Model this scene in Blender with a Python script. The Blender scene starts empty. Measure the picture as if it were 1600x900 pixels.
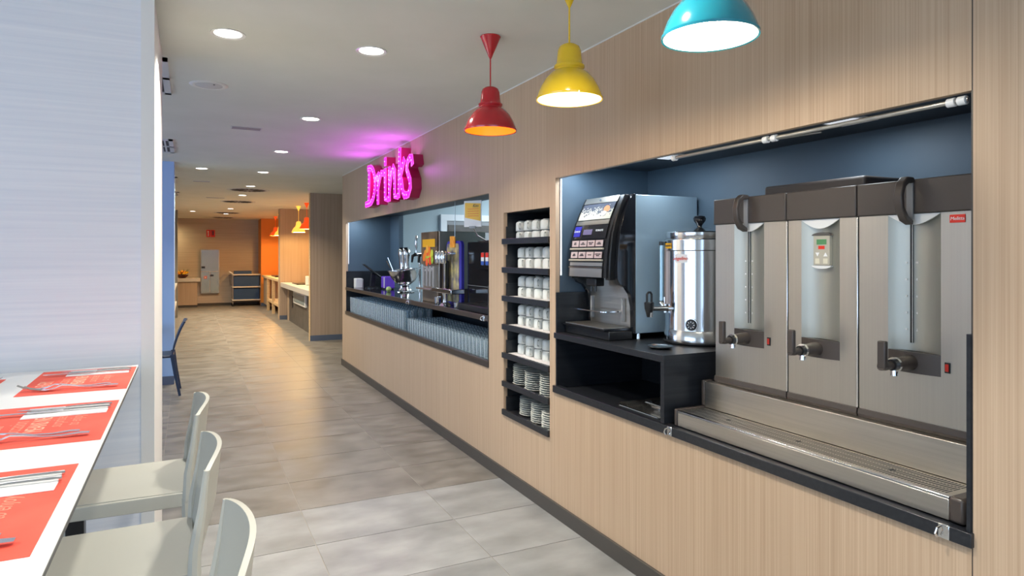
import bpy, bmesh, math, random
from mathutils import Matrix, Vector
random.seed(7)
PI = math.pi
C = bpy.context.scene.collection
SC = bpy.context.scene

# ------------------------------------------------------------ camera
cd = bpy.data.cameras.new('camera'); cam = bpy.data.objects.new('camera', cd); C.objects.link(cam)
cam.location = (0, 0, 1.56)
cam.rotation_euler = (PI/2, 0, -math.atan(505/1030))
cd.sensor_fit = 'HORIZONTAL'; cd.sensor_width = 36; cd.lens = 1030/1600*36
cd.shift_y = -51/1600; cd.clip_start = 0.05; cd.clip_end = 100
SC.camera = cam
# ------------------------------------------------------------ world, light, exposure
w = bpy.data.worlds.new('world'); SC.world = w; w.use_nodes = True
w.node_tree.nodes['Background'].inputs[0].default_value = (0.62, 0.78, 1.0, 1)
w.node_tree.nodes['Background'].inputs[1].default_value = 1.6
SC.view_settings.view_transform = 'Standard'; SC.view_settings.look = 'None'
SC.view_settings.exposure = -0.20; SC.view_settings.gamma = 1.0
SC.view_settings.use_curve_mapping = False
def area(name, loc, rot, sx, sy, power, col, spread=PI, shape='RECTANGLE'):
    l = bpy.data.lights.new(name, 'AREA'); l.shape = shape; l.size = sx; l.size_y = sy
    l.energy = power; l.color = col; l.spread = spread
    o = bpy.data.objects.new(name, l); C.objects.link(o); o.location = loc; o.rotation_euler = rot
    return o
COOL = (0.66, 0.82, 1.0); WARM = (1.0, 0.86, 0.68)
# daylight through the windows of the left wall (near and middle)
area('daylight_near', (-4.62, 0.3, 1.55), (0, -PI/2, 0), 2.0, 4.6, 95, (0.55, 0.73, 1.0))
area('daylight_middle', (-4.62, 6.7, 1.45), (0, -PI/2, 0), 2.0, 4.0, 120, (0.42, 0.64, 1.0))
area('blue_back_light', (0.0, -2.95, 1.5), (-PI/2, 0, PI), 3.6, 2.0, 62, (0.46, 0.68, 1.0))  # added blue light from behind; the back wall has no window
# fluorescent light of the kitchen behind the servery
area('kitchen_light', (4.4, 7.2, 2.62), (0, 0, 0), 1.2, 2.4, 110, (0.78, 0.90, 1.0))
WALLX = 1.97; CEIL = 2.695; H = 1.56

# ------------------------------------------------------------ materials
MATS = {}
def mat(name, col, rough=.5, metal=0, emit=None, es=0, spec=.5, trans=0, alpha=1, coat=0):
    m = bpy.data.materials.new(name); m.use_nodes = True
    b = m.node_tree.nodes['Principled BSDF']
    b.inputs['Base Color'].default_value = (*col, 1); b.inputs['Roughness'].default_value = rough
    b.inputs['Metallic'].default_value = metal; b.inputs['Specular IOR Level'].default_value = spec
    b.inputs['Transmission Weight'].default_value = trans; b.inputs['Alpha'].default_value = alpha
    b.inputs['Coat Weight'].default_value = coat
    if emit: b.inputs['Emission Color'].default_value = (*emit, 1); b.inputs['Emission Strength'].default_value = es
    MATS[name] = m
    return m
def noisy(name, c1, c2, scale=(1,1,1), nscale=5, rough=.5, metal=0, bump=0, detail=3, lo=.35, hi=.65, r2=None, spec=.5, coord='Object'):
    m = mat(name, c1, rough, metal, spec=spec); nt = m.node_tree; N = nt.nodes; L = nt.links
    b = N['Principled BSDF']; tc = N.new('ShaderNodeTexCoord'); mp = N.new('ShaderNodeMapping')
    mp.inputs['Scale'].default_value = scale
    nz = N.new('ShaderNodeTexNoise'); nz.inputs['Scale'].default_value = nscale; nz.inputs['Detail'].default_value = detail
    cr = N.new('ShaderNodeValToRGB'); cr.color_ramp.elements[0].position = lo; cr.color_ramp.elements[1].position = hi
    cr.color_ramp.elements[0].color = (*c1, 1); cr.color_ramp.elements[1].color = (*c2, 1)
    L.new(tc.outputs[coord], mp.inputs['Vector']); L.new(mp.outputs[0], nz.inputs['Vector'])
    L.new(nz.outputs['Fac'], cr.inputs[0]); L.new(cr.outputs[0], b.inputs['Base Color'])
    if bump:
        bp = N.new('ShaderNodeBump'); bp.inputs['Strength'].default_value = bump; bp.inputs['Distance'].default_value = .002
        L.new(nz.outputs['Fac'], bp.inputs['Height']); L.new(bp.outputs[0], b.inputs['Normal'])
    if r2 is not None:
        mr = N.new('ShaderNodeMapRange'); mr.inputs['From Min'].default_value = lo; mr.inputs['From Max'].default_value = hi
        mr.inputs['To Min'].default_value = rough; mr.inputs['To Max'].default_value = r2
        L.new(nz.outputs['Fac'], mr.inputs[0]); L.new(mr.outputs[0], b.inputs['Roughness'])
    return m
wood = noisy('oak_laminate', (.43,.30,.195), (.57,.42,.29), (190,190,.9), 1, .5, bump=.03, detail=3, lo=.25, hi=.75, spec=.3)
wood_far = noisy('oak_laminate_far', (.40,.30,.215), (.47,.36,.265), (60,60,.7), 1, .5, detail=3, spec=.3)
pale_wood = noisy('pale_birch', (.62,.43,.22), (.72,.53,.30), (12,12,60), 1, .5, detail=3)
ceil_m = noisy('ceiling_paint', (.70,.715,.65), (.74,.75,.69), (1,1,1), 2, .8, spec=.2)
white_paint = mat('white_wall_paint', (.80,.79,.76), .55)
paper = noisy('striped_wallpaper', (.76,.78,.83), (.84,.85,.88), (1.2,1.2,70), 1, .6, bump=.04, detail=5, lo=.3, hi=.7, spec=.25)
blue_paint = noisy('slate_blue_paint', (.062,.098,.135), (.075,.115,.155), (1,1,1), 1.5, .55)
pillar_blue = mat('powder_blue_paint', (.36,.54,.80), .6)
black_lam = noisy('black_laminate', (.012,.014,.018), (.02,.022,.027), (3,60,60), 1, .30)
brown_lip = noisy('dark_brown_laminate', (.035,.027,.023), (.055,.042,.035), (60,3,60), 1, .35)
skirting = mat('charcoal_skirting', (.062,.055,.048), .45)
skirt_blue = mat('blue_grey_skirting', (.10,.13,.19), .5)
kitchen_wall = mat('kitchen_wall_paint', (.42,.52,.56), .6)
tile_dark = noisy('brown_grey_stone_tile', (.125,.117,.102), (.225,.212,.188), (1.5,2.3,1), 3.0, .36, detail=10, lo=.3, hi=.72, bump=.05, r2=.50)
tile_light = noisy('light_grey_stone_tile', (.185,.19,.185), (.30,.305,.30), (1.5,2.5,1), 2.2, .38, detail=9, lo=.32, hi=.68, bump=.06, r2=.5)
grout = mat('grout', (.30,.28,.25), .8)
steel = noisy('brushed_steel', (.52,.485,.43), (.58,.54,.48), (3,3,160), .6, .33, 1, detail=4, r2=.38)
steel_v = noisy('brushed_steel_panel', (.53,.495,.44), (.555,.52,.46), (300,300,1.2), .6, .36, 1, detail=3, r2=.38)
silver = mat('silver_tray_metal', (.80,.79,.76), .17, .97)
chrome = mat('chrome', (.80,.80,.80), .09, 1)
polished = mat('polished_steel', (.68,.68,.68), .16, 1)
urn_brown = mat('urn_brown_plastic', (.058,.046,.040), .36)
black_pl = mat('black_plastic', (.012,.012,.013), .30)
black_gl = mat('black_gloss', (.010,.011,.014), .10)
grey_pl = mat('grey_plastic', (.28,.29,.30), .4)
white_pl = mat('white_plastic', (.80,.80,.78), .35)
machine_blue = mat('machine_side_metal', (.30,.41,.49), .35, .35)
table_white = mat('white_table_laminate', (.80,.81,.79), .32)
table_edge = mat('table_edge_dark', (.10,.10,.10), .4)
mat_red = noisy('red_paper', (.80,.10,.065), (.86,.13,.085), (1,1,1), 6, .65, spec=.25)
mat_ink = mat('placemat_cream_print', (.95,.50,.34), .6)
mat_ink2 = mat('placemat_faint_print', (.90,.28,.18), .6)
napkin_m = mat('white_napkin', (.86,.86,.85), .8)
stool_m = mat('greige_polypropylene', (.46,.455,.40), .42)
navy = mat('navy_polypropylene', (.016,.030,.065), .38)
cup_m = mat('white_porcelain', (.72,.73,.68), .16)
cup_mark = mat('cup_print_grey', (.20,.22,.26), .4)
lace_m = noisy('lace_paper', (.72,.68,.68), (.84,.80,.80), (1,1,1), 80, .8)
glass_m = bpy.data.materials.new('tumbler_glass'); glass_m.use_nodes = True
_n = glass_m.node_tree.nodes; _l = glass_m.node_tree.links; _n.clear()
_o = _n.new('ShaderNodeOutputMaterial'); _t = _n.new('ShaderNodeBsdfTransparent'); _g = _n.new('ShaderNodeBsdfPrincipled')
_t.inputs[0].default_value = (.90,.95,.97,1)
_g.inputs['Base Color'].default_value = (.80,.88,.92,1); _g.inputs['Roughness'].default_value = .12; _g.inputs['Metallic'].default_value = .2
_w = _n.new('ShaderNodeLayerWeight'); _w.inputs[0].default_value = .5
_r = _n.new('ShaderNodeMapRange'); _r.inputs[1].default_value = .35; _r.inputs[2].default_value = .85; _r.inputs[3].default_value = .18; _r.inputs[4].default_value = .95
_m = _n.new('ShaderNodeMixShader'); _l.new(_w.outputs['Facing'], _r.inputs[0]); _l.new(_r.outputs[0], _m.inputs[0])
_l.new(_t.outputs[0], _m.inputs[1]); _l.new(_g.outputs[0], _m.inputs[2]); _l.new(_m.outputs[0], _o.inputs[0])
red_gl = mat('red_enamel', (.52,.012,.022), .16, coat=.5)
yel_gl = mat('yellow_enamel', (.82,.52,.012), .16, coat=.5)
teal_gl = mat('teal_enamel', (.012,.24,.31), .16, coat=.5)
crimson = mat('crimson_letter_side', (.42,.010,.09), .4)
magenta = mat('magenta_neon', (.8,.02,.7), .4, emit=(.85,.004,.85), es=1.5)
neon_edge = mat('neon_letter_edge', (.9,.2,.5), .4, emit=(1,.05,.72), es=1.5)
ledpink = mat('led_dot', (1,.6,1), .4, emit=(1,.28,1), es=2.2)
red_sw = mat('red_switch', (.50,.02,.01), .3)
logo_red = mat('logo_red', (.78,.035,.015), .4)
ink_white = mat('print_white', (.85,.85,.85), .5)
ink_dark = mat('print_dark', (.05,.05,.06), .5)
lcd_green = mat('lcd_green', (.08,.26,.10), .3)
lcd_purple = mat('lcd_violet', (.16,.14,.26), .25)
beige_pl = mat('beige_keypad', (.46,.43,.35), .5)
purple = mat('violet_plastic', (.13,.045,.52), .35)
deepblue = mat('blue_poster_edge', (.035,.03,.36), .35)
lens_m = mat('lamp_lens', (1,1,1), .5, emit=(1,.96,.86), es=9)
orange_wall_m = mat('orange_wall_paint', (.72,.27,.045), .6)
end_wall_m = noisy('end_wall_boards', (.47,.42,.37), (.53,.47,.42), (1,1,30), 1, .55)
quartz = mat('white_quartz', (.62,.60,.55), .35)
dark_panel = noisy('dark_slate_panel', (.07,.062,.056), (.11,.10,.09), (2,2,2), 3, .45)
cab_m = mat('cabinet_grey_green', (.34,.38,.35), .22, .4)
grille_m = mat('grille_white', (.62,.63,.64), .5)
slot_m = mat('slot_dark', (.03,.032,.036), .6)
chalk_grey = mat('slot_diffuser_grey', (.28,.27,.33), .5)
yellow_lbl = mat('yellow_label', (.85,.45,.01), .5)
poster_y = mat('poster_orange', (.92,.55,.06), .5)
flower_y = mat('flower_yellow', (.92,.52,.02), .6)
leaf_m = mat('leaf_green', (.10,.20,.05), .6)
bowl_dark = mat('dark_bowl', (.08,.015,.012), .3)
blue_bin = mat('blue_tub', (.02,.06,.16), .4)
straw_m = mat('light_steel_tube', (.42,.42,.40), .3, .8)
window_frame_m = mat('white_window_frame', (.75,.78,.80), .4)

# ------------------------------------------------------------ geometry helpers
class MB:
    def __init__(s): s.v = []; s.f = []
    def add(s, vs, fs):
        n = len(s.v); s.v += [tuple(p) for p in vs]; s.f += [tuple(i+n for i in q) for q in fs]; return s
    def box(s, x0, x1, y0, y1, z0, z1):
        return s.add([(x0,y0,z0),(x1,y0,z0),(x1,y1,z0),(x0,y1,z0),(x0,y0,z1),(x1,y0,z1),(x1,y1,z1),(x0,y1,z1)],
              [(3,2,1,0),(4,5,6,7),(0,1,5,4),(1,2,6,5),(2,3,7,6),(3,0,4,7)])
    def prism(s, poly, axis, a0, a1):
        def p(q, a): return {'x': (a,q[0],q[1]), 'y': (q[0],a,q[1]), 'z': (q[0],q[1],a)}[axis]
        n = len(poly)
        return s.add([p(q,a0) for q in poly]+[p(q,a1) for q in poly],
              [tuple(range(n)), tuple(range(2*n-1,n-1,-1))]+[(i,(i+1)%n,(i+1)%n+n,i+n) for i in range(n)])
    def lathe(s, prof, cx=0, cy=0, n=24, cap0=False, cap1=False):
        vs = [(cx+r*math.cos(2*PI*k/n), cy+r*math.sin(2*PI*k/n), z) for r,z in prof for k in range(n)]
        fs = [(i*n+k, i*n+(k+1)%n, (i+1)*n+(k+1)%n, (i+1)*n+k) for i in range(len(prof)-1) for k in range(n)]
        if cap0: fs.append(tuple(range(n-1,-1,-1)))
        if cap1: fs.append(tuple(range((len(prof)-1)*n, len(prof)*n)))
        return s.add(vs, fs)
    def tube(s, pts, r, n=8):
        pts = [Vector(p) for p in pts]; rs = r if isinstance(r, (list,tuple)) else [r]*len(pts)
        vs = []; up = None
        for i, p in enumerate(pts):
            d = (pts[min(i+1,len(pts)-1)]-pts[max(i-1,0)]).normalized()
            if up is None:
                up = Vector((0,0,1)) if abs(d.z) < .9 else Vector((1,0,0))
            a = d.cross(up).normalized(); b = a.cross(d).normalized(); up = b
            for k in range(n):
                t = 2*PI*k/n+PI/n; vs.append(p+rs[i]*(a*math.cos(t)+b*math.sin(t)))
        m = len(pts)
        fs = [(i*n+k, i*n+(k+1)%n, (i+1)*n+(k+1)%n, (i+1)*n+k) for i in range(m-1) for k in range(n)]
        fs += [tuple(range(n-1,-1,-1)), tuple(range((m-1)*n, m*n))]
        return s.add(vs, fs)
    def sheet(s, fn, nu, nv, th=None):
        # fn(u,v)->point ; th = thickness vector function or constant vector
        vs = [Vector(fn(i/nu, j/nv)) for j in range(nv+1) for i in range(nu+1)]
        W_ = nu+1
        fs = [(j*W_+i, j*W_+i+1, (j+1)*W_+i+1, (j+1)*W_+i) for j in range(nv) for i in range(nu)]
        if th is None: return s.add(vs, fs)
        n = len(vs); t = Vector(th)
        back = [v+t for v in vs]
        fb = [tuple(i+n for i in reversed(q)) for q in fs]
        rim = [i for i in range(nu)] + [nu+j*W_ for j in range(nv)] + [nv*W_+nu-i for i in range(nu)] + [(nv-j)*W_ for j in range(nv)]
        side = [(rim[i], rim[i]+n, rim[(i+1)%len(rim)]+n, rim[(i+1)%len(rim)]) for i in range(len(rim))]
        return s.add([*vs, *back], fs+fb+side)
    def xform(s, M):
        s.v = [tuple(M @ Vector(p)) for p in s.v]; return s
    def build(s, name, m, parent=None, bevel=0, label=None, smooth=True, stuff=False, seg=2):
        if parent is not None: org = ORG[parent.name]
        else:
            xs = [p[0] for p in s.v]; ys = [p[1] for p in s.v]; zs = [p[2] for p in s.v]
            org = Vector(((min(xs)+max(xs))/2, (min(ys)+max(ys))/2, min(zs)))
        me = bpy.data.meshes.new(name); me.from_pydata([tuple(Vector(p)-org) for p in s.v], [], s.f)
        bm = bmesh.new(); bm.from_mesh(me); bmesh.ops.recalc_face_normals(bm, faces=bm.faces[:]); bm.to_mesh(me); bm.free()
        me.materials.append(m)
        if smooth:
            for p in me.polygons: p.use_smooth = True
            me.set_sharp_from_angle(angle=math.radians(38))
        o = bpy.data.objects.new(name, me); C.objects.link(o)
        if parent is not None: o.parent = parent
        else: o.location = org
        ORG[o.name] = org
        if bevel:
            b = o.modifiers.new('bevel', 'BEVEL'); b.width = bevel; b.segments = seg; b.limit_method = 'ANGLE'; b.angle_limit = math.radians(40)
        if label: o['label'] = label
        if stuff: o['kind'] = 'stuff'
        return o
ORG = {}
def B(*a): return MB().box(*a)
def thing(name, label, cat, loc=(0,0,0), group=None):
    o = bpy.data.objects.new(name, None); C.objects.link(o); o.location = loc; o.empty_display_size = .1
    ORG[o.name] = Vector(loc); o['label'] = label; o['category'] = cat
    if group: o['group'] = group
    return o
def tag(o, label, cat, group=None):
    o['label'] = label; o['category'] = cat
    if group: o['group'] = group
    return o
def struct(o): o['kind'] = 'structure'; return o
def dup(root, loc, label=None, rotz=None, group=None):
    r = root.copy(); C.objects.link(r); r.location = loc
    if rotz is not None: r.rotation_euler = (0,0,rotz)
    if label: r['label'] = label
    if group: r['group'] = group
    for ch in list(root.children):
        c = ch.copy(); C.objects.link(c); c.parent = r
        for g in list(ch.children):
            d = g.copy(); C.objects.link(d); d.parent = c
    return r
AX_WALL = Matrix(((0,0,-1,0),(-1,0,0,0),(0,1,0,0),(0,0,0,1)))    # text read by someone looking at +X
AX_MAT = Matrix(((0,-1,0,0),(1,0,0,0),(0,0,1,0),(0,0,0,1)))      # text lying flat, read from the corridor side
AX_FRONT = Matrix(((1,0,0,0),(0,0,-1,0),(0,1,0,0),(0,0,0,1)))    # text read by someone looking at +Y
def text(body, size, m, name, parent, pos, ax=AX_WALL, sx=1, shear=0, ext=.0006, label=None):
    cu = bpy.data.curves.new(name, 'FONT'); cu.body = body; cu.size = size; cu.extrude = ext; cu.shear = shear
    cu.align_x = 'CENTER'; cu.align_y = 'CENTER'; cu.resolution_u = 2; cu.space_line = .85
    o = bpy.data.objects.new(name+'_src', cu); C.objects.link(o)
    bpy.context.view_layer.update()
    me = bpy.data.meshes.new_from_object(o.evaluated_get(bpy.context.evaluated_depsgraph_get()))
    bpy.data.objects.remove(o); bpy.data.curves.remove(cu)
    org = ORG[parent.name] if parent is not None else Vector(pos)
    me.transform(Matrix.Translation(Vector(pos)-org) @ ax @ Matrix.Diagonal((sx,1,1,1)))
    me.materials.clear(); me.materials.append(m)
    o = bpy.data.objects.new(name, me); C.objects.link(o)
    if parent is not None: o.parent = parent
    ORG[o.name] = org
    if label: o['label'] = label
    return o
ORD = ['first','second','third','fourth','fifth','sixth','seventh','eighth','ninth','tenth','eleventh','twelfth','thirteenth','fourteenth',
       'fifteenth','sixteenth','seventeenth','eighteenth','nineteenth']
TENS = ['','','twent','thirt','fort','fift','sixt','sevent','eight']
def ordn(i):
    if i < 19: return ORD[i]
    n = i+1; t, u = divmod(n, 10)
    return TENS[t]+'ieth' if u == 0 else TENS[t]+'y-'+ORD[u-1]
def spot_down(loc, power, col, size=.11, spread=2.2):
    return area('downlight_glow', loc, (0,0,0), size, size, power, col, spread, 'DISK')

# ============================================================ SETTING
# floor: slab plus every tile
fl = struct(B(-4.6, 6.2, -3.2, 22.9, -.1, -.0022).build('floor', grout, smooth=False))
XS = [-.965+.79*k for k in range(5)]       # joints at x = -.175, .615, 1.405
YJ = [4.19-.54*k for k in range(14)]
tiles_proto = {}
def tile(x0, x1, y0, y1, m, key):
    g = .0025
    me = tiles_proto.get(key)
    cx, cy = (x0+x1)/2, (y0+y1)/2
    if me is None:
        o = B(x0+g, x1-g, y0+g, y1-g, -.002, 0).build('tile', m, fl, smooth=False)
        me = o.data
        me.transform(Matrix.Translation(-(Vector((cx,cy,0))-ORG[fl.name])))
        tiles_proto[key] = me
    else:
        o = bpy.data.objects.new('tile', me); C.objects.link(o); o.parent = fl
    o.location = Vector((cx,cy,0))-ORG[fl.name]
cnt = 0
for j in range(-9, 34):
    y0 = 4.19+.54*j; y1 = y0+.54
    for i in range(-1, 4):
        x0 = -.175+.79*i; x1 = min(x0+.79, WALLX+.001) if y1 < 9.6 else x0+.79
        off = .0 if (j % 2 == 0 or j > 5) else .0
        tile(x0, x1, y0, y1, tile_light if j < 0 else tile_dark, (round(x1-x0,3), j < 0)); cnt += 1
rest = MB()
for j in range(-13, 34):
    y0 = 4.19+.54*j; y1 = y0+.54
    for i in range(-5, -1): rest.box(-.175+.79*i+.0025, -.175+.79*(i+1)-.0025, y0+.0025, y1-.0025, -.002, 0)
rest.build('side_tiles', tile_dark, fl, smooth=False, stuff=True)
# object-space texture would repeat on shared tile meshes: vary by object
for m in (tile_dark, tile_light):
    nt = m.node_tree; N = nt.nodes; mp = [n for n in N if n.type == 'MAPPING'][0]
    geo = N.new('ShaderNodeNewGeometry'); oi = N.new('ShaderNodeObjectInfo')
    mul = N.new('ShaderNodeVectorMath'); mul.operation = 'MULTIPLY_ADD'
    mul.inputs[1].default_value = (3.7, 5.1, 9.0)
    nt.links.new(oi.outputs['Random'], mul.inputs[0]); nt.links.new(geo.outputs['Position'], mul.inputs[2])
    nt.links.new(mul.outputs[0], mp.inputs['Vector'])

struct(B(-4.6, 6.2, -3.2, 22.9, CEIL, CEIL+.1).build('ceiling', ceil_m, smooth=False))

# wall on the right with its three openings
OPEN = [(1.092, 3.427, .742, 2.023), (3.497, 4.15, .48, 1.855), (4.401, 9.28, .742, 2.015)]
wr = MB(); x0, x1 = WALLX, WALLX+.028
ys = [-3.1]
for a, b, z0, z1 in OPEN: ys += [a, b]
ys.append(9.521)
for k in range(len(ys)-1):
    a, b = ys[k], ys[k+1]
    op = [o for o in OPEN if o[0] == a and o[1] == b]
    if k == 0:
        wr.box(x0, x1, a, b-.004, 0, CEIL)
    elif op:
        wr.box(x0, x1, a, b, 0, op[0][2]); wr.box(x0, x1, a, b, op[0][3], CEIL)
    else: wr.box(x0, x1, a, b, 0, CEIL)
wall_r = struct(wr.build('wall_right', wood, smooth=False))
B(WALLX+.028, 2.62, 9.30, 9.521, 0, CEIL).build('end_panel', wood, wall_r, smooth=False)
B(WALLX+.002, WALLX+.02, 1.086, 1.094, 0, CEIL).build('panel_joint', skirting, wall_r, smooth=False)
struct(B(WALLX-.016, WALLX, -3.1, 9.53, 0, .086).build('baseboard_right', skirting, bevel=.002))
struct(B(WALLX-.006, WALLX, -3.1, 9.521, CEIL-.006, CEIL-.0005).build('trim_1', white_paint, smooth=False))

# lining of the coffee niche
def lining(name, y0, y1, z0, z1, xb, zmid, ztop, m_up, m_low, back=True):
    o = B(WALLX+.03, xb, y1, y1+.02, z0, ztop).build(name, m_up, smooth=False); struct(o)
    B(WALLX+.03, xb, y0-.02, y0, z0, ztop).build('right_cheek', m_up, o, smooth=False)
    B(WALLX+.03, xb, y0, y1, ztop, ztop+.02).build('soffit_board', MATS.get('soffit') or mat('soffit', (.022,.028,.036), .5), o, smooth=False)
    if back: B(xb, xb+.02, y0-.02, y1+.02, z0, ztop).build('back_board', m_up, o, smooth=False)
    B(WALLX+.002, xb-.001, y1-.012, y1-.0005, z0, zmid).build('upstand', m_low, o, smooth=False)
    B(WALLX-.003, xb-.001, y0+.0005, y0+.012, z0, zmid).build('upstand', m_low, o, smooth=False)
    return o
niche = lining('wall_coffee_niche', 1.092, 3.427, .742, 2.023, 2.655, 1.338, 2.10, blue_paint, black_lam)
B(WALLX+.028, WALLX+.04, 1.092, 3.427, 2.023, 2.12).build('fascia_back', blue_paint, niche, smooth=False)
drk = lining('wall_drinks_recess', 4.401, 9.28, .742, 2.015, 2.60, 1.338, 2.11, blue_paint, black_lam, back=False)
B(2.60, 2.66, 8.84, 9.30, .742, CEIL).build('corner_post', blue_paint, drk, smooth=False)
B(2.60, 2.66, 4.38, 9.30, 2.11, CEIL).build('header', blue_paint, drk, smooth=False)
B(2.60, 2.66, 4.38, 8.84, 0, 1.06).build('servery_back', blue_paint, drk, smooth=False)

# kitchen behind the servery
kw = struct(B(2.66, 6.1, 9.0, 9.12, 0, CEIL).build('wall_kitchen_back', kitchen_wall, smooth=False))
struct(B(6.0, 6.1, 3.6, 9.0, 0, CEIL).build('wall_kitchen_side', kitchen_wall, smooth=False))
struct(B(2.68, 6.1, 3.5, 3.6, 0, CEIL).build('wall_kitchen_front', kitchen_wall, smooth=False))
door = struct(B(3.34, 4.16, 8.955, 8.999, .01, 2.06).build('door_1', grey_pl, smooth=False))
fr = MB(); fr.box(3.25,3.34,8.94,8.999,0,2.15); fr.box(4.16,4.25,8.94,8.999,0,2.15); fr.box(3.34,4.16,8.94,8.999,2.06,2.15)
fr.build('door_frame', window_frame_m, door, smooth=False)
B(3.36, 4.14, 8.945, 8.954, 1.9, 2.0).build('transom_glass', dark_panel, door, smooth=False)

# cup cabinet carcase set into the wall
cabn = thing('cup_cabinet', 'tall narrow black open cabinet of seven lipped shelves set into wood wall', 'cabinet', (2.2, 3.82, .48))
y0, y1 = 3.497, 4.15
B(2.42, 2.44, y0, y1, .48, 1.855).build('back_panel', black_lam, cabn, smooth=False)
B(1.999, 2.42, y1-.004, y1+.012, .48, 1.855).build('side_panel', black_lam, cabn, smooth=False)
B(1.999, 2.42, y0-.012, y0+.004, .48, 1.855).build('side_panel', black_lam, cabn, smooth=False)
B(1.999, 2.42, y0, y1, 1.855, 1.87).build('top_panel', black_lam, cabn, smooth=False)
SHZ = [1.675-.197*i for i in range(7)]
for z in SHZ:
    s_ = B(1.975, 2.42, y0+.004, y1-.004, z-.036, z-.018).build('shelf', black_lam, cabn, smooth=False)
    B(1.955, 1.975, y0-.001, y1+.003, z-.038, z).build('front_lip', black_lam, s_, bevel=.0015)
    B(1.985, 2.16, y1-.018, y1-.004, z-.018, z+.085).build('side_guard', black_lam, s_, smooth=False)

# partition column, far walls, pillars
pa = struct(B(-2.2, -.139, 3.26, 4.243, 0, CEIL).build('wall_partition', paper, smooth=False))
B(-.141, -.136, 3.262, 4.243, 0, CEIL).build('end_face', white_paint, pa, smooth=False)
B(-.185, -.134, 3.254, 3.262, 0, CEIL).build('corner_bead', white_paint, pa, smooth=False)
# left wall with window openings
lw = MB(); lw.box(-4.6,-4.5,-3.1,22.8,0,.45); lw.box(-4.6,-4.5,-3.1,22.8,2.45,CEIL)
for a, b in ((-3.1,-2.1),(2.7,4.6),(8.8,22.8)): lw.box(-4.6,-4.5,a,b,.45,2.45)
struct(lw.build('wall_left', white_paint, smooth=False))
for n, (a, b) in enumerate(((-2.1,2.7),(4.6,8.8))):
    f = MB()
    for k in range(4):
        yy = a+(b-a-.05)*k/3; f.box(-4.58,-4.52,yy,yy+.05,.45,2.45)
    f.box(-4.58,-4.52,a,b,.45,.5); f.box(-4.58,-4.52,a,b,2.4,2.45)
    struct(f.build('window_%d' % (n+1), window_frame_m, smooth=False))
struct(B(-4.6, 2.0, -3.2, -3.1, 0, CEIL).build('wall_behind', white_paint, smooth=False))
pl = struct(B(-1.1, -.16, 8.98, 9.5, 0, CEIL).build('wall_blue_pillar', pillar_blue, smooth=False))
B(-1.1, -.157, 8.965, 8.98, 0, .10).build('skirting', skirt_blue, pl, smooth=False)
struct(B(-4.5, -.25, 18.5, 18.7, 0, CEIL).build('wall_far_left', mat('grey_wall_paint', (.20,.20,.18), .6), smooth=False))
ew = struct(B(-4.5, 6.1, 22.5, 22.6, 0, CEIL).build('wall_end', end_wall_m, smooth=False))
for k in range(1, 18):
    B(-4.4, 6.0, 22.4985, 22.5, .15*k, .15*k+.004).build('board_joint', MATS['joint_tan'] if 'joint_tan' in MATS else mat('joint_tan', (.36,.30,.25), .6), ew, smooth=False)
struct(B(-4.4, 2.0, 22.48, 22.497, 0, .08).build('baseboard_end', skirting, smooth=False))
# piers dividing the buffet bays on the right
p1 = struct(B(1.985, 4.0, 12.38, 12.50, 0, CEIL).build('wall_pier_near', wood_far, smooth=False))
B(1.98, 4.0, 12.365, 12.38, 0, .10).build('skirting', skirt_blue, p1, smooth=False)
B(1.978, 1.985, 12.375, 12.50, .0, CEIL).build('oak_edge', pale_wood, p1, smooth=False)
p2 = struct(B(1.985, 4.0, 16.86, 17.15, 0, CEIL).build('wall_pier_middle', wood_far, smooth=False))
B(1.98, 2.3, 16.845, 16.86, 0, .10).build('skirting', skirt_blue, p2, smooth=False)
p3 = struct(B(2.0, 4.0, 21.65, 22.5, 0, CEIL).build('wall_pier_orange', orange_wall_m, smooth=False))
B(1.99, 2.3, 21.635, 21.65, 0, .10).build('skirting', skirt_blue, p3, smooth=False)
struct(B(3.3, 3.4, 12.5, 21.65, 0, CEIL).build('wall_bay_back', orange_wall_m, smooth=False))
struct(B(2.62, 6.1, 9.522, 9.6, 0, CEIL).build('wall_passage', kitchen_wall, smooth=False))
struct(B(6.0, 6.1, 9.6, 12.5, 0, CEIL).build('wall_passage_end', wood_far, smooth=False))

# ============================================================ CEILING FITTINGS
def downlight(x, y, label, power, col=WARM, first=[None]):
    if first[0] is None:
        t = thing('ceiling_downlight', label, 'ceiling light', (x, y, CEIL), 'recessed ceiling downlights')
        MB().lathe([(.062,0),(.085,-.006),(.085,-.0005),(.062,0)], x, y, 28).xform(Matrix.Translation((0,0,CEIL))).build('trim_ring', white_pl, t)
        MB().lathe([(.0001,-.002),(.066,-.002),(.066,-.0008),(.0001,-.0008)], x, y, 28).xform(Matrix.Translation((0,0,CEIL))).build('lens', lens_m, t)
        first[0] = t
    else: t = dup(first[0], (x, y, CEIL), label)
    if power: spot_down((x, y, CEIL-.02), power, col)
    return t
DLY = [3.63, 5.66, 7.59, 9.57, 11.6, 13.42, 15.26, 17.41, 19.6]
for i, y in enumerate(DLY):
    downlight(.91, y, 'round recessed downlight, %s from the camera in the long row down the corridor' % ORD[i], 24 if i < 4 else 52, (1,.94,.82) if i < 4 else (1,.84,.62))
downlight(.18, 3.67, 'round recessed downlight standing alone near the white partition edge', 24, (1,.95,.85))
downlight(.15, 9.5, 'round recessed downlight on the left beside the blue pillar top', 20, (1,.86,.64))
downlight(.09, 18.83, 'small far recessed downlight at left near the end wall', 20, (1,.78,.5))
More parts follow.
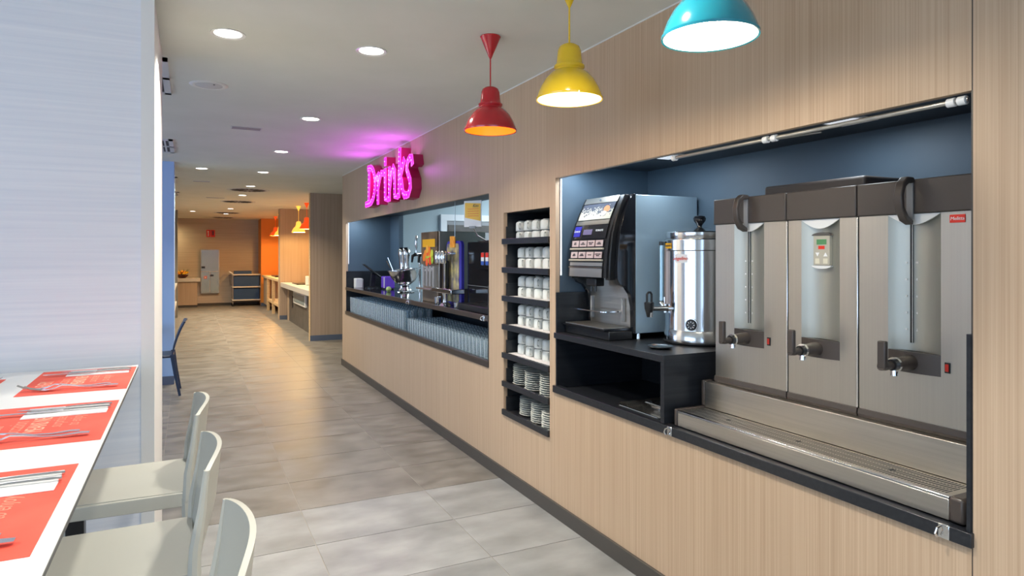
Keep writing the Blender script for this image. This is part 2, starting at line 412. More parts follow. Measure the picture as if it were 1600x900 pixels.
for q, p in enumerate(((.91,1.65),(.18,.2),(.91,-.4),(-1.6,1.2),(-1.6,-.9))):     # outside the frame, same grid
    downlight(p[0], p[1], ['recessed downlight straight above the turquoise pendant lamp','recessed downlight above the near end of the white table','recessed downlight behind the camera near the wood wall','recessed downlight left of the white table','recessed downlight behind the camera on the window side'][q], 22, (1,.95,.86))
t = thing('ceiling_speaker', 'flat round white ceiling speaker above the corridor start', 'speaker', (.12, 4.83, CEIL))
MB().lathe([(.0001,-.007),(.075,-.007),(.085,-.004)], .12, 4.83, 28).xform(Matrix.Translation((0,0,CEIL))).build('grille', grille_m, t)
MB().lathe([(.085,-.005),(.10,-.009),(.118,-.003),(.12,-.0005)], .12, 4.83, 28).xform(Matrix.Translation((0,0,CEIL))).build('rim', white_pl, t)
MB().lathe([(.0001,-.010),(.006,-.010),(.006,-.006)], .15, 4.78, 8).xform(Matrix.Translation((0,0,CEIL))).build('status_light', ink_dark, t)
def slot(x0, x1, y, label, w_=.09):
    t = thing('slot_diffuser', label, 'air vent', ((x0+x1)/2, y, CEIL))
    B(x0, x1, y-w_/2, y+w_/2, CEIL-.005, CEIL-.0004).build('frame', grille_m, t)
    B(x0+.012, x1-.012, y-w_/2+.012, y+w_/2-.012, CEIL-.007, CEIL-.005).build('blade', chalk_grey, t)
slot(.33, .59, 6.32, 'short grey slot diffuser in the ceiling left of the second downlight', .13)
slot(.05, .30, 11.16, 'faint thin slot diffuser in the far ceiling beside the pillar')
slot(.30, .64, 14.23, 'thin slot diffuser between the far swirl diffusers and left wall')
def swirl(x, y, label, first=[None]):
    if first[0] is not None: return dup(first[0], (x, y, CEIL), label)
    t = thing('swirl_diffuser', label, 'air vent', (x, y, CEIL), 'round swirl diffusers in the far ceiling')
    MB().lathe([(.30,-.006),(.335,-.009),(.35,-.0005)], x, y, 32).xform(Matrix.Translation((0,0,CEIL))).build('outer_ring', grille_m, t)
    MB().lathe([(.0001,-.004),(.30,-.004)], x, y, 32).xform(Matrix.Translation((0,0,CEIL))).build('face_plate', chalk_grey, t)
    b = MB()
    for k in range(18):
        a = 2*PI*k/18; M_ = Matrix.Translation((x,y,CEIL)) @ Matrix.Rotation(a,4,'Z')
        s_ = MB().box(.09,.27,-.012,.012,-.008,-.0045); s_.xform(M_ @ Matrix.Rotation(.35,4,'Z')); b.add(s_.v, s_.f)
    b.build('swirl_slots', slot_m, t, smooth=False, stuff=True)
    first[0] = t
    return t
for i, y in enumerate((12.3, 15.05, 19.1, 21.6)):
    swirl(.93, y, 'round swirl air diffuser, %s along the far corridor ceiling' % ORD[i])
def grille(x0, x1, y0, y1, label):
    t = thing('ceiling_grille', label, 'air vent', ((x0+x1)/2, (y0+y1)/2, CEIL), 'white return air grilles along the left ceiling')
    f = MB()
    for q in ((x0,x1,y0,y0+.05),(x0,x1,y1-.05,y1),(x0,x0+.04,y0,y1),(x1-.04,x1,y0,y1),(x0,x1,(y0+y1)/2-.025,(y0+y1)/2+.025)): f.box(*q, CEIL-.012, CEIL-.0005)
    f.build('frame', grille_m, t, smooth=False)
    B(x0+.03, x1-.03, y0+.03, y1-.03, CEIL-.004, CEIL-.0006).build('dark_duct', slot_m, t, smooth=False)
    n = int((x1-x0-.08)/.034)
    for k in range(n):
        xx = x0+.04+.034*(k+.5); B(xx, xx+.017, y0+.045, y1-.045, CEIL-.011, CEIL-.005).build('slat', grille_m, t, smooth=False)
grille(-.62, -.11, 4.27, 5.2, 'white return air grille in ceiling nearest to the white partition')
grille(-.62, -.14, 7.25, 8.15, 'white return air grille in ceiling just before the blue pillar')
grille(-.62, -.15, 10.7, 11.5, 'white return air grille in ceiling just beyond the blue pillar')
grille(-.62, -.15, 13.2, 14.0, 'white return air grille in ceiling farthest down the left side')

# pendants
def pendant(name, x, y, zr, m, label, inner, glow, power, D=.135, small=False, light_col=(1,.86,.66)):
    t = thing(name, label, 'pendant lamp', (x, y, zr))
    T = Matrix.Translation((0,0,zr))
    k = D/.135
    sh = [(.135,.0),(.134,.012),(.122,.045),(.104,.078),(.080,.106),(.060,.118),(.058,.124),(.063,.130),(.063,.138),(.056,.146),(.052,.160),(.048,.200),(.042,.216),(.028,.226),(.006,.228)]
    sh = [(r*k, z*k) for r,z in sh]
    s_ = MB().lathe(sh, x, y, 40).xform(T).build('shade', m, t)
    inn = [(r-.003, z) for r,z in sh if z < .115*k]
    MB().lathe(inn+[(.03,.118*k),(.0005,.12*k)], x, y, 40).xform(T).build('shade_lining', inner, s_)
    MB().lathe([(sh[0][0]-.004,0),(sh[0][0]+.002,-.002),(sh[0][0]+.003,.006)], x, y, 40).xform(T).build('rim', m, s_)
    MB().lathe([(.0005,.035),(.02,.04),(.03,.058),(.028,.078),(.016,.10),(.014,.12)], x, y, 20).xform(T).build('bulb', glow, t)
    zt = CEIL-zr
    MB().tube([(x,y,zr+.226*k),(x,y,CEIL-.10)], .0035, 8).build('cord', m, t)
    MB().lathe([(.005,zt-.115),(.012,zt-.10),(.05,zt-.012),(.054,zt-.004),(.052,zt-.0005)], x, y, 28).xform(T).build('ceiling_cone', m, t)
    l = bpy.data.lights.new('pendant_glow', 'POINT'); l.energy = power; l.color = light_col; l.shadow_soft_size = .03
    o = bpy.data.objects.new('pendant_glow', l); C.objects.link(o); o.location = (x, y, zr+.02)
    return t
bulb_m = mat('bulb_glow', (1,1,1), .5, emit=(1,.92,.78), es=14)
lin_w = mat('lamp_lining_white', (.9,.9,.86), .5, emit=(1,.97,.9), es=.9)
lin_y = mat('lamp_lining_cream', (.9,.82,.55), .5, emit=(1,.80,.42), es=.75)
lin_o = mat('lamp_lining_orange', (.9,.16,.005), .5, emit=(1,.26,.0), es=.9)
bulb_o = mat('bulb_glow_orange', (1,.6,.1), .5, emit=(1,.42,.03), es=1.6)
pendant('pendant_lamp', 1.405, 3.12, 2.205, red_gl, 'glossy red bell pendant lamp with orange glow inside', lin_o, bulb_o, 1.2, light_col=(1,.5,.25))
pendant('pendant_lamp', 1.405, 2.33, 2.20, yel_gl, 'glossy yellow bell pendant lamp between the red and turquoise ones', lin_y, bulb_m, 4.5)
pendant('pendant_lamp', 1.395, 1.505, 2.21, teal_gl, 'turquoise bell pendant lamp nearest the camera, cut by top edge', lin_w, bulb_m, 7, .14)
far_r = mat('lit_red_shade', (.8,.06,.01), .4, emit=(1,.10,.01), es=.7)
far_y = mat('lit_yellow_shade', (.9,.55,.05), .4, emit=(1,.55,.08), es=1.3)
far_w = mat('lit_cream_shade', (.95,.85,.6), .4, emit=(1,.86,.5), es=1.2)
pendant('pendant_lamp', 2.29, 14.76, 2.13, far_r, 'far red pendant lamp beside the near dark pier', far_y, bulb_m, 75, .15, light_col=(1,.6,.22))
pendant('pendant_lamp', 2.27, 15.8, 2.09, far_y, 'far yellow pendant lamp above the buffet counter', far_w, bulb_m, 75, .15, light_col=(1,.6,.22))
pendant('pendant_lamp', 2.27, 20.3, 2.13, far_r, 'farthest red pendant lamp before the orange wall', far_y, bulb_m, 75, .15, light_col=(1,.5,.14))
pendant('pendant_lamp', 2.27, 19.25, 2.11, far_y, 'farthest yellow pendant lamp half hidden by the middle pier', far_w, bulb_m, 75, .15, light_col=(1,.5,.14))

# ============================================================ NEON SIGN
sg = thing('neon_sign', 'large magenta lit word sign with crimson letter sides above the drinks recess', 'sign', (1.915, 6.8, 2.12))
def arc(cx, cz, rx, rz, a0, a1, n=10):
    return [(cx+rx*math.cos(math.radians(a0+(a1-a0)*i/n)), cz+rz*math.sin(math.radians(a0+(a1-a0)*i/n))) for i in range(n+1)]
LET = {   # coordinates: distance along the wall from the left end, height
 'letter_D': [[(.13,2.17),(.15,2.56)], [(.0,2.155),(.13,2.155)]+arc(.17,2.36,.25,.205,-75,75,12)+[(.10,2.565)]],
 'letter_r': [[(.54,2.14),(.54,2.30),(.57,2.45)], [(.55,2.30),(.62,2.40),(.68,2.45),(.75,2.44)], [(.46,2.41),(.56,2.44)]],
 'letter_i': [[(.84,2.46),(.84,2.15),(.93,2.15)], [(.845,2.53),(.845,2.575)]],
 'letter_n': [[(1.0,2.14),(1.0,2.46)], [(1.0,2.22),(1.08,2.40),(1.15,2.46),(1.20,2.42),(1.20,2.15),(1.30,2.15)]],
 'letter_k': [[(1.34,2.15),(1.38,2.60)], [(1.38,2.33),(1.44,2.38),(1.52,2.48)], [(1.38,2.34),(1.44,2.28),(1.48,2.18),(1.53,2.14)]],
 'letter_s': [[(1.78,2.42),(1.765,2.475),(1.70,2.48),(1.63,2.45),(1.61,2.38),(1.66,2.32),(1.71,2.27),(1.72,2.20),(1.66,2.14),(1.58,2.135),(1.52,2.15)]],
}
def ribbon(b, pts, hw, xa, xb):
    P = [Vector((p[0], p[1])) for p in pts]; Lf, Rt = [], []
    for i, p in enumerate(P):
        d = (P[min(i+1,len(P)-1)]-P[max(i-1,0)]).normalized(); n = Vector((-d.y, d.x))*hw
        if i == 0: p = p-d*hw*.6
        if i == len(P)-1: p = p+d*hw*.6
        Lf.append(p+n); Rt.append(p-n)
    n = len(P)
    vs = [(x, 7.70-q.x, q.y) for x in (xa, xb) for q in Lf+Rt]
    fs = []
    for i in range(n-1):
        fs += [(i,i+1,n+i+1,n+i), (2*n+i,3*n+i,3*n+i+1,2*n+i+1), (i,2*n+i,2*n+i+1,i+1), (n+i,n+i+1,3*n+i+1,3*n+i)]
    fs += [(0,n,3*n,2*n), (n-1,3*n-1,4*n-1,2*n-1)]
    b.add(vs, fs)
for nm, strokes in LET.items():
    b1, b2, b3, b4 = MB(), MB(), MB(), MB()
    for k, s_ in enumerate(strokes):
        e = .0006*k
        ribbon(b1, s_, .036, 1.872-e, 1.969); ribbon(b2, s_, .036, 1.866-e, 1.8715-e); ribbon(b3, s_, .026, 1.862-e, 1.8655-e)
        P = [Vector((p[0],p[1])) for p in s_]
        for i in range(len(P)-1):
            L_ = (P[i+1]-P[i]).length; m_ = max(1, int(L_/.045))
            for j in range(m_):
                q = P[i].lerp(P[i+1], (j+.5)/m_); y = 7.70-q.x
                b4.box(1.857-e, 1.8615-e, y-.005, y+.005, q.y-.007, q.y+.007)
    L_ = b1.build(nm, crimson, sg, smooth=False)
    b2.build('neon_outline', neon_edge, L_, smooth=False); b3.build('lit_face', magenta, L_, smooth=False)
    b4.build('led_bulbs', ledpink, L_, smooth=False, stuff=True)

for k in range(3):      # the light the tubes throw on the ceiling
    l = bpy.data.lights.new('neon_glow', 'POINT'); l.energy = 4.0; l.color = (.78,.10,1.0); l.shadow_soft_size = .05
    o = bpy.data.objects.new('neon_glow', l); C.objects.link(o); o.location = (1.78, 7.4-.6*k, 2.42)

# ============================================================ DRINKS RECESS
ct = thing('drinks_counter', 'long dark servery counter with brown front lip under the neon sign', 'counter', (2.3, 6.84, 1.07))
B(1.985, 2.60, 4.414, 9.267, 1.085, 1.112).build('worktop', black_gl, ct, smooth=False)
B(1.962, 1.985, 4.403, 9.285, 1.076, 1.117).build('front_lip', brown_lip, ct, bevel=.002)
gs = thing('glass_shelf', 'low black shelf full of glasses under the drinks counter', 'shelf', (2.3, 6.84, .742))
B(1.998, 2.50, 4.414, 9.267, .745, .765).build('shelf_board', black_lam, gs, smooth=False)
B(1.962, 1.998, 4.403, 9.305, .738, .786).build('front_lip', brown_lip, gs, bevel=.002)
B(2.50, 2.52, 4.414, 9.267, .745, 1.08).build('back_panel', black_lam, gs, smooth=False)
def tumbler(h, r, name, label, loc, group):
    x, y, z = 0, 0, 0
    pr = [(.0005,.004),(r*.80,.004),(r*.84,.0),(r*.88,.006),(r,h),(r-.0022,h),(r*.86,.014),(.0005,.012)]
    o = MB().lathe(pr, 0, 0, 14).build(name, glass_m)
    o.location = loc; tag(o, label, 'glass', group)
    return o
ROWS = ['front', 'second', 'third', 'back']
gt = gl = None
for r_ in range(4):
    for k in range(31):
        y = 9.21-.083*k; x = 2.045+.088*r_
        lb = 'tall clear glass, %s from the far end in the %s row of tall glasses' % (ordn(k), ROWS[r_])
        if gt is None: gt = tumbler(.215, .033, 'tall_glass', lb, (x,y,.765), 'tall glasses at the far end of the low shelf')
        else:
            o = gt.copy(); C.objects.link(o); o.location = (x,y,.765); o['label'] = lb
for r_ in range(5):
    for k in range(28):
        y = 6.52-.0745*k; x = 2.04+.078*r_
        if y < 4.46: continue
        rn = (['front','second','third','fourth','back'])[r_]
        lb = 'short clear glass, %s from the tall glasses in the %s row of short glasses' % (ordn(k), rn)
        if gl is None: gl = tumbler(.150, .030, 'short_glass', lb, (x,y,.765), 'short glasses at the near end of the low shelf')
        else:
            o = gl.copy(); C.objects.link(o); o.location = (x,y,.765); o['label'] = lb
def latch(y, z, label):
    t = thing('shutter_latch', label, 'latch', (1.965, y, z), 'chrome shutter latches')
    B(1.955,1.9615,y-.016,y+.016,z,z+.042).build('plate', chrome, t, bevel=.002)
    MB().tube([(1.955,y+.006,z+.034),(1.940,y+.010,z+.030),(1.936,y+.012,z+.016),(1.945,y+.012,z+.004)], .0035, 8).build('hook', chrome, t)
latch(6.33, 1.074, 'small chrome latch on the drinks counter lip beside the juice dispenser')
latch(4.47, 1.074, 'small chrome latch at the near end of the drinks counter lip')
latch(2.37, .742, 'small chrome latch on the niche lip below the small black cabinet corner')
latch(1.16, .742, 'small chrome latch on the niche lip at its near bottom corner')
CZ = 1.112
# tablet till
t = thing('tablet_till', 'black tablet on a stand tilted back at far end of drinks counter', 'tablet', (2.26, 8.95, CZ))
MB().lathe([(.0005,0),(.10,0),(.10,.012),(.06,.022),(.0005,.024)], 2.26, 8.95, 24).xform(Matrix.Translation((0,0,CZ))).build('base', black_pl, t)
MB().prism([(2.22,CZ+.02),(2.29,CZ+.02),(2.30,CZ+.22),(2.24,CZ+.20)], 'y', 8.92, 8.98).build('post', black_pl, t, bevel=.004)
M_ = Matrix.Translation((2.25,8.93,CZ+.235)) @ Matrix.Rotation(-.15,4,'Z') @ Matrix.Rotation(math.radians(38),4,'Y')
MB().box(-.15,.15,-.10,.10,-.01,.01).xform(M_).build('tablet_body', black_pl, t, bevel=.006)
MB().box(-.135,.135,-.088,.088,.0101,.0115).xform(M_).build('screen', black_gl, t)
t = thing('napkin_dispenser', 'small white box of paper napkins left of the tablet till', 'napkin box', (2.10, 9.14, CZ))
B(2.06,2.15,9.06,9.20,CZ,CZ+.13).build('box_body', white_pl, t, bevel=.004)
B(2.155,2.165,9.08,9.18,CZ,CZ+.12).build('napkin_stack', napkin_m, t)
t = thing('purple_box', 'bright violet canister box with white rim between tablet and steel bowl', 'box', (2.36, 8.55, CZ))
B(2.30,2.43,8.45,8.66,CZ+.012,CZ+.17).build('canister', purple, t, bevel=.015)
B(2.293,2.30,8.47,8.50,CZ+.02,CZ+.16).build('white_edge', white_pl, t, bevel=.002)
B(2.31,2.42,8.47,8.64,CZ,CZ+.012).build('foot', black_pl, t)
# steel bowl, tongs
bx, by = 2.36, 7.75
t = thing('steel_bowl', 'large polished steel pedestal bowl on the drinks counter', 'bowl', (bx, by, CZ))
MB().lathe([(.0005,0),(.10,0),(.115,.004),(.10,.014),(.055,.026),(.042,.06),(.050,.085),(.0005,.088)], bx, by, 32).xform(Matrix.Translation((0,0,CZ))).build('pedestal', chrome, t)
TB = Matrix.Translation((bx,by,CZ+.083)) @ Matrix.Rotation(math.radians(-5),4,'Y')
MB().lathe([(.0005,0),(.06,.006),(.12,.045),(.165,.11),(.188,.185),(.20,.190),(.20,.195),(.183,.190),(.158,.115),(.115,.052),(.055,.012),(.0005,.008)], 0, 0, 40).xform(TB).build('bowl_shell', polished, t)
t = thing('serving_tongs', 'thin steel tongs sticking out of the steel bowl', 'tongs', (bx-.1, by+.1, CZ+.2))
MB().tube([(bx-.08,by+.10,CZ+.16),(bx-.16,by+.20,CZ+.42)], .006, 6).build('arm', chrome, t)
MB().tube([(bx-.08,by+.11,CZ+.16),(bx-.14,by+.34,CZ+.38)], .006, 6).build('arm', chrome, t)
for i, (lx, ly) in enumerate(((2.20,7.93),(2.22,7.99))):
    o = MB().lathe([(.0005,0),(.022,.005),(.034,.03),(.024,.056),(.0005,.064)], lx, ly, 14).xform(Matrix.Translation((0,0,CZ))).build('lime', mat('lime_peel_%d' % i, (.45,.62,.22), .5))
    tag(o, ['pale green lime at the foot of the steel bowl, front one', 'pale green lime at the foot of the steel bowl, rear one'][i], 'lime')
# twin beer tap column
t = thing('beer_tap_tower', 'twin chrome beer tap columns rising behind the steel bowl', 'tap tower', (2.45, 8.05, CZ))
for k in (0, 1):
    yy = 8.18-.19*k; xx = 2.46
    MB().tube([(xx,yy,CZ),(xx,yy,CZ+.10),(xx,yy,CZ+.34),(xx-.002,yy,CZ+.44),(xx-.012,yy,CZ+.485),(xx-.03,yy,CZ+.52),(xx-.055,yy,CZ+.53)], [.045,.038,.046,.054,.056,.044,.02], 18).build('column', chrome, t)
    MB().lathe([(.06,0),(.055,.02),(.045,.03)], xx, yy, 20).xform(Matrix.Translation((0,0,CZ))).build('flange', chrome, t)
# second tap cluster
t = thing('wall_tap_cluster', 'chrome rail with two tall tap handles between beer taps and juice dispenser', 'tap', (2.56, 7.82, CZ))
MB().tube([(2.578,7.84,CZ),(2.578,7.84,CZ+.30),(2.555,7.80,CZ+.46)], .020, 12).build('stem', chrome, t)
MB().tube([(2.535,7.90,CZ+.46),(2.57,7.58,CZ+.46)], .026, 12).build('rail', polished, t)
for k in (0,1):
    yy = 7.86-.20*k; xx = 2.535+.02*k
    MB().lathe([(.012,0),(.010,.05),(.022,.08),(.020,.18),(.012,.21),(.0005,.215)], xx, yy, 12).xform(Matrix.Translation((0,0,CZ+.48))).build('tap_handle', chrome, t)
    MB().tube([(xx,yy,CZ+.46),(xx-.05,yy,CZ+.44),(xx-.06,yy,CZ+.36)], [.022,.02,.013], 10).build('spout', black_pl, t)
# juice dispenser
jx, jy0, jy1 = 2.07, 5.80, 6.27
t = thing('juice_dispenser', 'tall juice dispenser with bright fruit picture front and stainless side', 'juice dispenser', (2.3, 6.03, CZ))
B(jx+.02, 2.56, jy0, jy1, CZ+.13, 1.785).build('housing', steel_v, t, bevel=.004)
B(jx, jx+.02, jy0+.01, jy1, CZ+.36, 1.785).build('front_panel', noisy('brown_picture_panel', (.10,.07,.05), (.20,.14,.09), (1,1,1), 8, .3), t, bevel=.003)
B(jx-.002, jx, jy0+.06, jy1-.05, 1.640, 1.715).build('amber_label', yellow_lbl, t)
text('GRANINI', .058, ink_white, 'brand_lettering', t, (jx-.0015, (jy0+jy1)/2, 1.425), sx=1.2, ext=.001)
FC = [(.80,.05,.02),(.90,.30,.02),(.55,.62,.06),(.88,.12,.03),(.92,.45,.05),(.35,.50,.05),(.90,.22,.02)]
for k in range(14):
    a = k*2.4; rr = .018*math.sqrt(k)*1.6
    fm = MATS.get('fruit_%d' % (k % 7)) or mat('fruit_%d' % (k % 7), FC[k % 7], .5)
    yy = 6.03+rr*math.cos(a)*1.25; zz = 1.555+rr*math.sin(a)*.72
    MB().lathe([(.0005,0),(.030,.003),(.040,.0)], 0, 0, 10).xform(Matrix.Translation((jx-.002-.0005*k,yy,zz)) @ Matrix.Rotation(-PI/2,4,'Y')).build('printed_fruit', fm, t)
B(jx+.01, 2.54, jy0+.01, jy1-.01, CZ, CZ+.13).build('base_cabinet', noisy('dispenser_base_brown', (.16,.12,.09),(.20,.15,.11),(1,1,1),4,.35), t, bevel=.004)
B(jx-.06, jx+.1, jy0+.03, jy1-.02, CZ+.12, CZ+.135).build('drip_tray', steel, t, bevel=.003)
B(jx+.03, jx+.06, jy0+.01, jy1, CZ+.13, CZ+.36).build('spout_bay_back', black_pl, t)
for k in range(4):
    yy = jy0+.09+.095*k
    B(jx-.012, jx+.03, yy-.022, yy+.022, CZ+.15, CZ+.345).build('spout_guard', grey_pl, t, bevel=.006)
MB().lathe([(.0005,0),(.011,.002),(.011,.008)], 0,0,10).xform(Matrix.Translation((2.11,jy0,1.49)) @ Matrix.Rotation(PI/2,4,'X')).build('lock', chrome, t)
# draught font with blue board
t = thing('draught_font', 'three-nozzle draught font with chrome cylinders and grey drip tray on a foot', 'tap tower', (2.08, 5.5, CZ))
B(2.065, 2.11, 5.60, 5.72, CZ+.10, CZ+.40).build('column', black_gl, t, bevel=.004)
B(2.05, 2.065, 5.57, 5.61, CZ+.12, CZ+.46).build('column_trim', polished, t)
B(2.05, 2.10, 5.40, 5.72, CZ+.455, CZ+.475).build('nozzle_bar', polished, t, bevel=.004)
for k in range(3):
    yy = 5.68-.08*k
    MB().lathe([(.018,-.09),(.024,-.08),(.026,.01),(.020,.02),(.0005,.022)], 2.03, yy, 16).xform(Matrix.Translation((0,0,CZ+.465))).build('nozzle_cylinder', chrome, t)
B(1.985, 2.11, 5.22, 5.72, CZ+.118, CZ+.158).build('drip_tray', polished, t, bevel=.006)
MB().lathe([(.060,0),(.05,.01),(.026,.03),(.024,.08),(.036,.118)], 2.06, 5.55, 20).xform(Matrix.Translation((0,0,CZ))).build('foot', polished, t)
t = thing('promo_board', 'upright promotional board with thick blue edge beside the chrome nozzles', 'board', (2.12, 5.5, CZ))
def rr(cx, cz, w_, h_, r_, n=5):
    P = []
    for (sx, sz, a0) in ((1,1,0),(-1,1,90),(-1,-1,180),(1,-1,270)):
        for i in range(n+1):
            a = math.radians(a0+90*i/n); P.append((cx+sx*(w_/2-r_)+r_*math.cos(a), cz+sz*(h_/2-r_)+r_*math.sin(a)))
    return P
MB().prism(rr(5.515, 1.40, .37, .575, .05), 'x', 2.125, 2.150).build('board_edge', deepblue, t)
MB().prism(rr(5.53, 1.405, .29, .52, .03), 'x', 2.120, 2.1245).build('printed_face', noisy('promo_print', (.12,.11,.15), (.62,.52,.22), (1,1,1), 11, .4), t)
B(2.112, 2.1195, 5.46, 5.58, 1.63, 1.73).build('orange_tag', noisy('orange_tag', (.75,.22,.02), (.85,.40,.04), (1,1,1), 30, .5), t)
# black soda machine
t = thing('soda_machine', 'wide glossy black soft drink machine at near end of drinks counter', 'drinks machine', (2.35, 4.8, CZ))
B(2.16, 2.58, 4.43, 5.28, CZ, 1.675).build('cabinet', black_gl, t, bevel=.006)
B(2.13, 2.16, 4.45, 4.95, 1.45, 1.665).build('header', black_gl, t, bevel=.004)
B(2.02, 2.16, 4.45, 5.20, CZ, CZ+.05).build('drip_tray', black_pl, t, bevel=.004)
B(2.155, 2.1595, 4.45, 5.26, CZ+.19, CZ+.195).build('seam_strip', straw_m, t)
for k in range(3):
    yy = 4.72-.085*k
    v_ = B(2.06, 2.17, yy-.03, yy+.03, 1.48, 1.585).build('valve', black_pl, t, bevel=.006)
    B(2.056, 2.06, yy-.026, yy+.026, 1.485, 1.515).build('badge_blue', mat('badge_blue_%d' % k, (.03,.10,.45), .4), v_)
    B(2.056, 2.06, yy-.026, yy+.026, 1.515, 1.545).build('badge_white', ink_white, v_)
    B(2.056, 2.06, yy-.026, yy+.026, 1.545, 1.58).build('badge_red', logo_red, v_)
# poster on stand
t = thing('menu_holder', 'clear upright holder with white and orange card above the soda machine', 'sign holder', (2.13, 4.96, 1.6755))
PX, PY = 2.05, 4.90
B(2.16, 2.36, 4.86, 5.06, 1.6755, 1.683).build('base', polished, t, bevel=.002)
MB().tube([(2.20,4.96,1.68),(2.10,4.92,1.72),(PX+.004,PY,1.79)], .004, 8).build('stem', steel, t)
CM = Matrix.Translation((PX,PY,0)) @ Matrix.Rotation(math.radians(32),4,'Z')
B(-.008,.012,-.03,.03,1.778,1.795).xform(CM).build('clamp', grey_pl, t)
B(0,.004,-.085,.085,1.79,2.0).xform(CM).build('card', ink_white, t)
MB().prism([(.075,1.865),(-.078,1.835),(-.078,1.975),(.075,1.985)], 'x', -.0015, -.0002).xform(CM).build('orange_print', poster_y, t)
text('Kiss', .034, ink_dark, 'heading', t, CM @ Vector((-.003,-.03,1.958)), ax=Matrix.Rotation(math.radians(32),4,'Z') @ AX_WALL, shear=.3)
for k in range(4):
    B(-.0022,-.0015,-.06,.05,1.932-.019*k,1.935-.019*k).xform(CM).build('text_line', logo_red, t)
t = thing('hanging_cable', 'thin pale cable hanging from the recess soffit above the juice dispenser', 'cable', (2.1, 5.42, 1.6))
MB().tube([(2.1,5.42,2.11),(2.1,5.42,1.72)], .003, 6).build('cable_run', straw_m, t)
for i,(x,y,h_) in enumerate(((2.04,5.70,.07),(2.03,5.18,.05))):
    o = MB().lathe([(.0005,0),(.028,0),(.034,h_),(.031,h_),(.026,.006),(.0005,.006)], x, y, 16).xform(Matrix.Translation((0,0,CZ))).build('steel_pot', polished)
    tag(o, ['small steel pot on counter before the juice dispenser','small steel pot on counter before the blue board'][i], 'pot')

# ============================================================ CUPS AND SAUCERS
def cup_proto(loc, lb):
    t = thing('coffee_cup', lb, 'cup', (0,0,0), 'white cups on the cabinet shelves')
    # upside-down cup, rim down
    MB().lathe([(.041,0),(.0425,.002),(.043,.020),(.042,.052),(.036,.063),(.026,.067),(.024,.070),(.0005,.070)], 0, 0, 20).build('body', cup_m, t)
    MB().tube([(-.040,0,.050),(-.056,0,.052),(-.064,0,.040),(-.062,0,.024),(-.052,0,.014),(-.041,0,.016)], .0045, 8).build('handle', cup_m, t)
    t.location = loc
    return t
cup0 = None
colname = ['leftmost','second','third','fourth','rightmost']
shn = ['top','second','third','fourth','fifth']
for s_ in range(5):
    base = SHZ[s_]-.018
    if s_ > 0:
        lt = B(1.99, 2.36, 3.52, 4.125, base+.0, base+.012).build('lace_tray', mat('tray_dark_%d' % s_, (.05,.02,.02), .4))
        tag(lt, 'dark tray under the cups on the %s cabinet shelf' % shn[s_], 'tray', 'trays lined with lace paper')
        lp = MB()
        n = 26
        P = []
        for i in range(n): P.append((1.985+.008*(i%2), 3.52+.60*i/(n-1)))
        P += [(2.35,4.12),(2.35,3.52)]
        lp.prism(P, 'z', base+.0125, base+.0145)
        lpo = lp.build('lace_paper', lace_m, smooth=False)
        tag(lpo, 'white lace paper on the tray of the %s cabinet shelf' % shn[s_], 'paper')
        base += .015
    for c_ in range(5):
        for r_ in range(2):
            for u_ in range(2):
                y = (4.075 if s_ == 0 else 4.045)-.118*c_+random.uniform(-.004,.004)
                if y < 3.55: y = 3.55
                x = 2.075+.115*r_
                lb = '%s white cup, %s column, %s row, %s cabinet shelf' % ('lower upper'.split()[u_], colname[c_], 'front rear'.split()[r_], shn[s_])
                rz = 1.0+random.uniform(-.3,.25)
                if cup0 is None: cup0 = cup_proto((x,y,base), lb); o = cup0
                else: o = dup(cup0, (x,y,base+.0702*u_), lb)
                o.rotation_euler = (0,0,rz)
sau0 = None
STK = [(0, 5, [(2.085,4.04,10),(2.072,3.84,9),(2.065,3.62,10)]), (0, 6, [(2.10,3.97,9),(2.075,3.76,10),(2.06,3.585,8)])]
for _, si, lst in STK:
    base = SHZ[si]-.018
    for k,(x,y,n) in enumerate(lst):
        for j in range(n):
            lb = 'white saucer, %s from the bottom of the %s stack on the %s cabinet shelf' % (ORD[j], ['left','middle','right'][k], 'sixth' if si == 5 else 'lowest')
            if sau0 is None:
                sau0 = MB().lathe([(.0005,.002),(.036,.002),(.038,0),(.042,.002),(.084,.0095),(.087,.0115),(.083,.0125),(.040,.005),(.0005,.005)], 0, 0, 28).build('saucer', cup_m)
                tag(sau0, lb, 'saucer', 'white saucers on the two lowest cabinet shelves'); o = sau0
            else:
                o = sau0.copy(); C.objects.link(o); o['label'] = lb
            o.location = (x+random.uniform(-.002,.002), y+random.uniform(-.002,.002), base+.0001+.0138*j)

# ============================================================ COFFEE NICHE
sill = thing('niche_sill', 'long black sill board with front lip along bottom of coffee niche', 'shelf', (2.3, 2.26, .742))
B(1.998, 2.65, 1.105, 3.415, .744, .766).build('sill_board', black_lam, sill, smooth=False)
B(1.956, 1.998, 1.085, 3.440, .742, .783).build('front_lip', black_lam, sill, bevel=.002)
cb = thing('black_side_cabinet', 'open black cabinet raising the espresso machine and boiler inside niche', 'cabinet', (2.3, 2.9, .766))
B(1.968, 2.64, 2.416, 3.414, 1.075, 1.098).build('top_board', black_lam, cb, smooth=False)
B(1.960, 1.968, 2.414, 3.432, 1.066, 1.0985).build('top_lip', black_lam, cb, bevel=.0015)
B(1.964, 2.64, 2.416, 2.442, .785, 1.075).build('side_panel', black_lam, cb, smooth=False)
B(2.60, 2.64, 2.442, 3.414, .767, 1.075).build('back_panel', black_lam, cb, smooth=False)
CT = 1.0985
